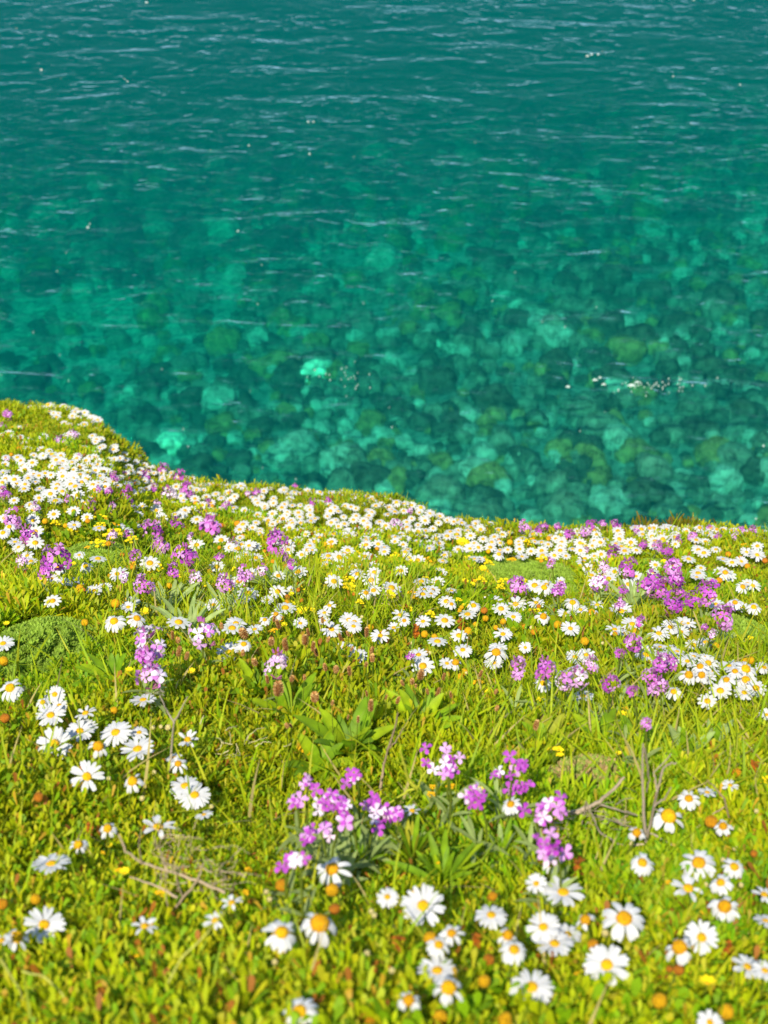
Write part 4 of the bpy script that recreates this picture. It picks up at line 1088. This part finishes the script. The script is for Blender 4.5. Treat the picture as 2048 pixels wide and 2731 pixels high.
dead_plant("dry_tuft", "tan dry tuft under the yellow flowers in the middle", "dry tuft", fine(1040, 1600, 50, 20, 40, 26), (1040, 1615), (.42, .32, .18))
dead_plant("dry_tuft", "brown dry tuft in the turf between cushion and forked shrub", "dry tuft", fine(1480, 2210, 60, 40, 40, 34), (1490, 2240), (.42, .33, .2))
dead_plant("dry_tuft", "straw coloured dry grass tuft left of the big plantain rosette", "dry tuft", fine(640, 1990, 70, 50, 36, 36), (640, 2030), (.44, .38, .2))
def withered(px, py, w, h, label):
    p = hit(px, py, .01); s = px2m(p, h); ww = px2m(p, w)
    gz = float(canopy(p[0], p[1])) - GROUND
    m = MB()
    for i in range(26):
        a = random.uniform(0, 6.28); z = random.uniform(-.5, .45)*s; L = random.uniform(.3, .6)*ww
        c = np.array([random.uniform(-.15, .15)*ww, random.uniform(-.15, .15)*ww, z])
        d = np.array([math.cos(a), math.sin(a), random.uniform(-.6, .4)])*L
        V_, Q_ = strip([c, c+d*.5+np.array([0, 0, .1*L]), c+d*.9], [L*.18, L*.34, L*.1], (-math.sin(a), math.cos(a), random.uniform(-.6, .6)))
        m.add(V_, Q_, np.array((.50, .15, .012))*random.uniform(.6, 1.3))
    tube(m, [(0, 0, gz-p[2]), (0, 0, s*.4)], ww*.05, (.4, .18, .05), 5)
    o = link("withered_leaf", m.mesh("withered_leaf", M_LEAF), None, tuple(p))
    tag(o, label, "withered leaf")
withered(1540, 2314, 34, 76, "tall rusty withered leaf right of the near right purple stocks")
withered(1892, 2436, 40, 80, "rusty withered leaf behind the domed daisy at lower right")
withered(1058, 2520, 40, 80, "rust brown withered leaf below the largest open daisy")
withered(1270, 2510, 30, 70, "dark rusty withered leaf left of the paired drooping daisies")
withered(1593, 1662, 20, 30, "rusty withered head left of the broad overlapping daisies")
withered(1230, 1665, 26, 50, "rust brown withered head beside the right yellow domes")
withered(1108, 1680, 24, 40, "brown withered head between the middle daisies")
withered(915, 1490, 18, 24, "small rusty withered head behind the yellow flowers")
withered(2006, 2052, 34, 84, "brown speckled spike standing near the right border")
withered(1945, 2530, 30, 60, "rusty withered leaf right of the wide open daisy at lower right")
withered(240, 2210, 24, 40, "small rusty withered leaf left of the domed daisy at lower left")
withered(50, 1365, 30, 36, "rusty leaves beside the purple stocks at the left border")
# twiggy bushes on the edge
def edge_bush(px, py, wpx, hpx, label, n=420):
    d = ray(px, py); D, _ = edge(np.array([d[0]])); y = float(D[0]) - .05; x = d[0]*y
    gz = float(canopy(x, y)) - GROUND; p = np.array([x, y, gz]); w = px2m(p, wpx); h = px2m(p, hpx) + .04
    root = link("edge_bush", None, None, tuple(p)); tag(root, label, 'bush')
    m = MB(); mt = MB()
    for i in range(n):
        x0 = random.gauss(0, w*.24); y0 = random.gauss(0, .04); hh = h*random.uniform(.45, 1.0)*(1-.5*min(1, abs(x0)/(w*.55))) 
        a = random.uniform(-.5, .5) + x0/w*.8
        P_ = [np.array([x0, y0, 0]), np.array([x0+a*hh*.4, y0, hh*.6]), np.array([x0+a*hh*.8, y0+random.uniform(-.01, .01), hh])]
        V_, Q_ = strip(P_, [.003, .004, .0012], (1, random.uniform(-1, 1), 0)); m.add(V_, Q_, np.array([(.20, .22, .012), (.30, .26, .02), (.13, .17, .01), (.34, .20, .02)][random.randrange(4)])*random.uniform(.7, 1.2))
        if i % 10 == 0: tube(mt, P_, [.0015, .001, .0006], (.25, .16, .06), 4)
    link("foliage", m.mesh("foliage", M_LEAF), root); link("twigs", mt.mesh("twigs", M_DRY), root)
edge_bush(1840, 1400, 110, 42, "olive twiggy bush, the tallest growth on the right cliff edge", 520)
edge_bush(1735, 1402, 110, 22, "low olive bush on the cliff edge left of the tallest one", 420)
edge_bush(1950, 1412, 60, 24, "thin reddish green bush on the cliff edge right of the tallest one", 160)
edge_bush(1480, 1412, 80, 16, "wispy low bush among the purple stocks on the cliff edge", 160)

# ------------------------------------------------------------------ labels
ZONES = [  # x0, y0, x1, y1, phrase
    (-99, 0, 420, 1205, "on the far left hump"), (-99, 1205, 200, 1345, "in the drift at the left border"), (200, 1205, 470, 1345, "below the left hump"),
    (470, 0, 760, 1400, "on the cliff edge left of centre"), (760, 0, 1000, 1400, "on the central cliff edge"), (1000, 0, 1370, 1450, "on the cliff edge right of centre"),
    (1370, 0, 1700, 1450, "on the cliff edge by the purple row"), (1700, 0, 2100, 1450, "on the right cliff edge"),
    (-99, 1345, 300, 1500, "above the left cushions"), (300, 1345, 520, 1500, "in the left stock patch"), (520, 1345, 760, 1500, "left of the tall central stock"),
    (760, 1400, 1100, 1540, "behind the yellow flowers"), (1100, 1440, 1370, 1600, "left of the round green cushion"),
    (1370, 1450, 1640, 1590, "around the round green cushion"), (1640, 1450, 1860, 1590, "by the thick right stocks"), (1860, 1450, 2100, 1590, "by the right border, high up"),
    (-99, 1500, 260, 1800, "between the two left cushions"), (260, 1500, 480, 1700, "in the row right of the cushions"), (480, 1500, 720, 1700, "left of the plantain stalks"),
    (720, 1540, 960, 1720, "above the plantain stalks"), (960, 1540, 1170, 1720, "in the middle of the slope"), (1170, 1590, 1400, 1790, "in the column right of centre"),
    (1400, 1590, 1620, 1720, "right of the tall daisy column"), (1620, 1590, 1850, 1710, "around the broad paired daisies"), (1850, 1590, 2100, 1710, "by the right border, mid slope"),
    (1400, 1720, 1620, 1900, "above the right-hand rosettes"), (1620, 1710, 1800, 1900, "in the lower right stocks"), (1800, 1710, 1900, 1900, "in the right daisy drift, near end"), (1900, 1710, 2100, 1920, "in the drift at the right border"),
    (260, 1700, 700, 1840, "by the pale lilac stocks"), (700, 1720, 900, 1840, "over the left plantain leaves"), (900, 1720, 1060, 1850, "over the central plantain leaves"), (1060, 1720, 1400, 1910, "right of the central rosette"),
    (700, 1840, 1060, 1960, "low on the plantain rosette"), (-99, 1800, 170, 1925, "at the upper left of the left clump"), (170, 1800, 420, 2030, "in the big left clump"), (-99, 1925, 170, 2160, "at the left end of the left clump"),
    (170, 2030, 400, 2240, "under the left clump"), (400, 1830, 600, 2160, "by the forked grey twig"), (400, 2160, 620, 2260, "above the fallen shrub"), (-99, 2160, 330, 2400, "left of the fallen shrub"),
    (-99, 2400, 330, 2740, "at the lower left corner"), (330, 2260, 700, 2740, "below the fallen shrub"), (600, 1960, 850, 2330, "at the left of the near stocks"), (850, 1960, 1060, 2260, "in the near left stocks"),
    (1060, 1960, 1260, 2230, "by the curved seed pod"), (1260, 1910, 1420, 2230, "in the near right stocks"), (1420, 2100, 1560, 2330, "by the tall rusty leaf"), (1400, 1900, 1700, 2100, "around the reddish cushion"),
    (1560, 2100, 1820, 2330, "under the forked grey shrub"), (1640, 1900, 2100, 2110, "behind the forked grey shrub"), (1820, 2040, 2100, 2280, "right of the forked grey shrub"),
    (700, 2260, 960, 2450, "below the near stocks"), (700, 2450, 960, 2740, "at the bottom left of centre"), (960, 2260, 1260, 2470, "by the largest open daisy"), (1260, 2230, 1420, 2480, "right of the largest open daisy"),
    (960, 2470, 1260, 2740, "at the bottom centre"), (1260, 2480, 1400, 2740, "in the column right of bottom centre"), (1400, 2330, 1600, 2560, "in the overlapping pair and round it"), (1400, 2560, 1720, 2740, "in the bottom row right of centre"),
    (1600, 2330, 1900, 2470, "above the bottom right clump"), (1820, 2280, 2100, 2470, "in the right border clump"), (1720, 2470, 2100, 2740, "at the lower right corner")]
ORD = ['leftmost', 'second from left', 'third from left', 'fourth from left', 'fifth from left', 'sixth from left', 'seventh from left', 'eighth from left', 'ninth from left', 'tenth from left', 'eleventh from left', 'twelfth from left', 'thirteenth from left', 'fourteenth from left', 'fifteenth from left']
NOUN = {'daisy': ('white daisy', 'white daisies', 'daisy'), 'spent': ('bare daisy dome', 'bare daisy domes', 'daisy head'), 'bud': ('round daisy bud', 'round daisy buds', 'bud'),
        'stock': ('stock flower', 'stock flowers', 'stock flower'), 'yellow': ('small flower', 'small flowers', 'wildflower'), 'plantain': ('seed stalk', 'seed stalks', 'plantain')}
WORDS = {'open': 'wide-open', 'flat': 'flat-lying', 'drooping': 'droop-petalled', 'domed': 'high-domed', 'ragged': 'ragged'}
def zone(px, py):
    for x0, y0, x1, y1, ph in ZONES:
        if x0 <= px < x1 and y0 <= py < y1: return ph
    return "elsewhere on the slope"
sets = {}
for it in REG:
    sets.setdefault((it[1], it[2], zone(it[3], it[4])), []).append(it)
CH = {1: [''], 2: ['upper ', 'lower '], 3: ['upper ', 'middle ', 'lower '], 4: ['topmost ', 'upper ', 'lower ', 'lowest ']}
for (kd, stt, ph), L in sets.items():
    adj = WORDS.get(stt, stt); one, many, cat = NOUN[kd]
    L.sort(key=lambda i: i[4]); nc = min(4, (len(L)+9)//10); per = -(-len(L)//nc)
    for c in range(nc):
        LL = sorted(L[c*per:(c+1)*per], key=lambda i: i[3]); w = CH[nc][c]
        for i, it in enumerate(LL):
            if len(LL) == 1: lab = f"only {w}{adj} {one} {ph}"
            elif len(LL) == 2: lab = f"{('left' if i == 0 else 'right')} one of two {w}{adj} {many} {ph}"
            elif len(LL) <= 10: lab = f"{ORD[i] if i < len(LL)-1 else 'rightmost'} of the {w}{adj} {many} {ph}"
            else: lab = f"{w}{adj} {one}, one of many alike {ph}"
            tag(it[0], lab, cat, f"{adj} {many} {ph}")
for o in bpy.data.objects:
    if len(o.get("label", "").split()) > 16: print("LONG", o["label"])
print("COUNTS", len(REG), "rest", len(rest), "hand", nd, "max label", max(len(o.get('label', '').split()) for o in bpy.data.objects))
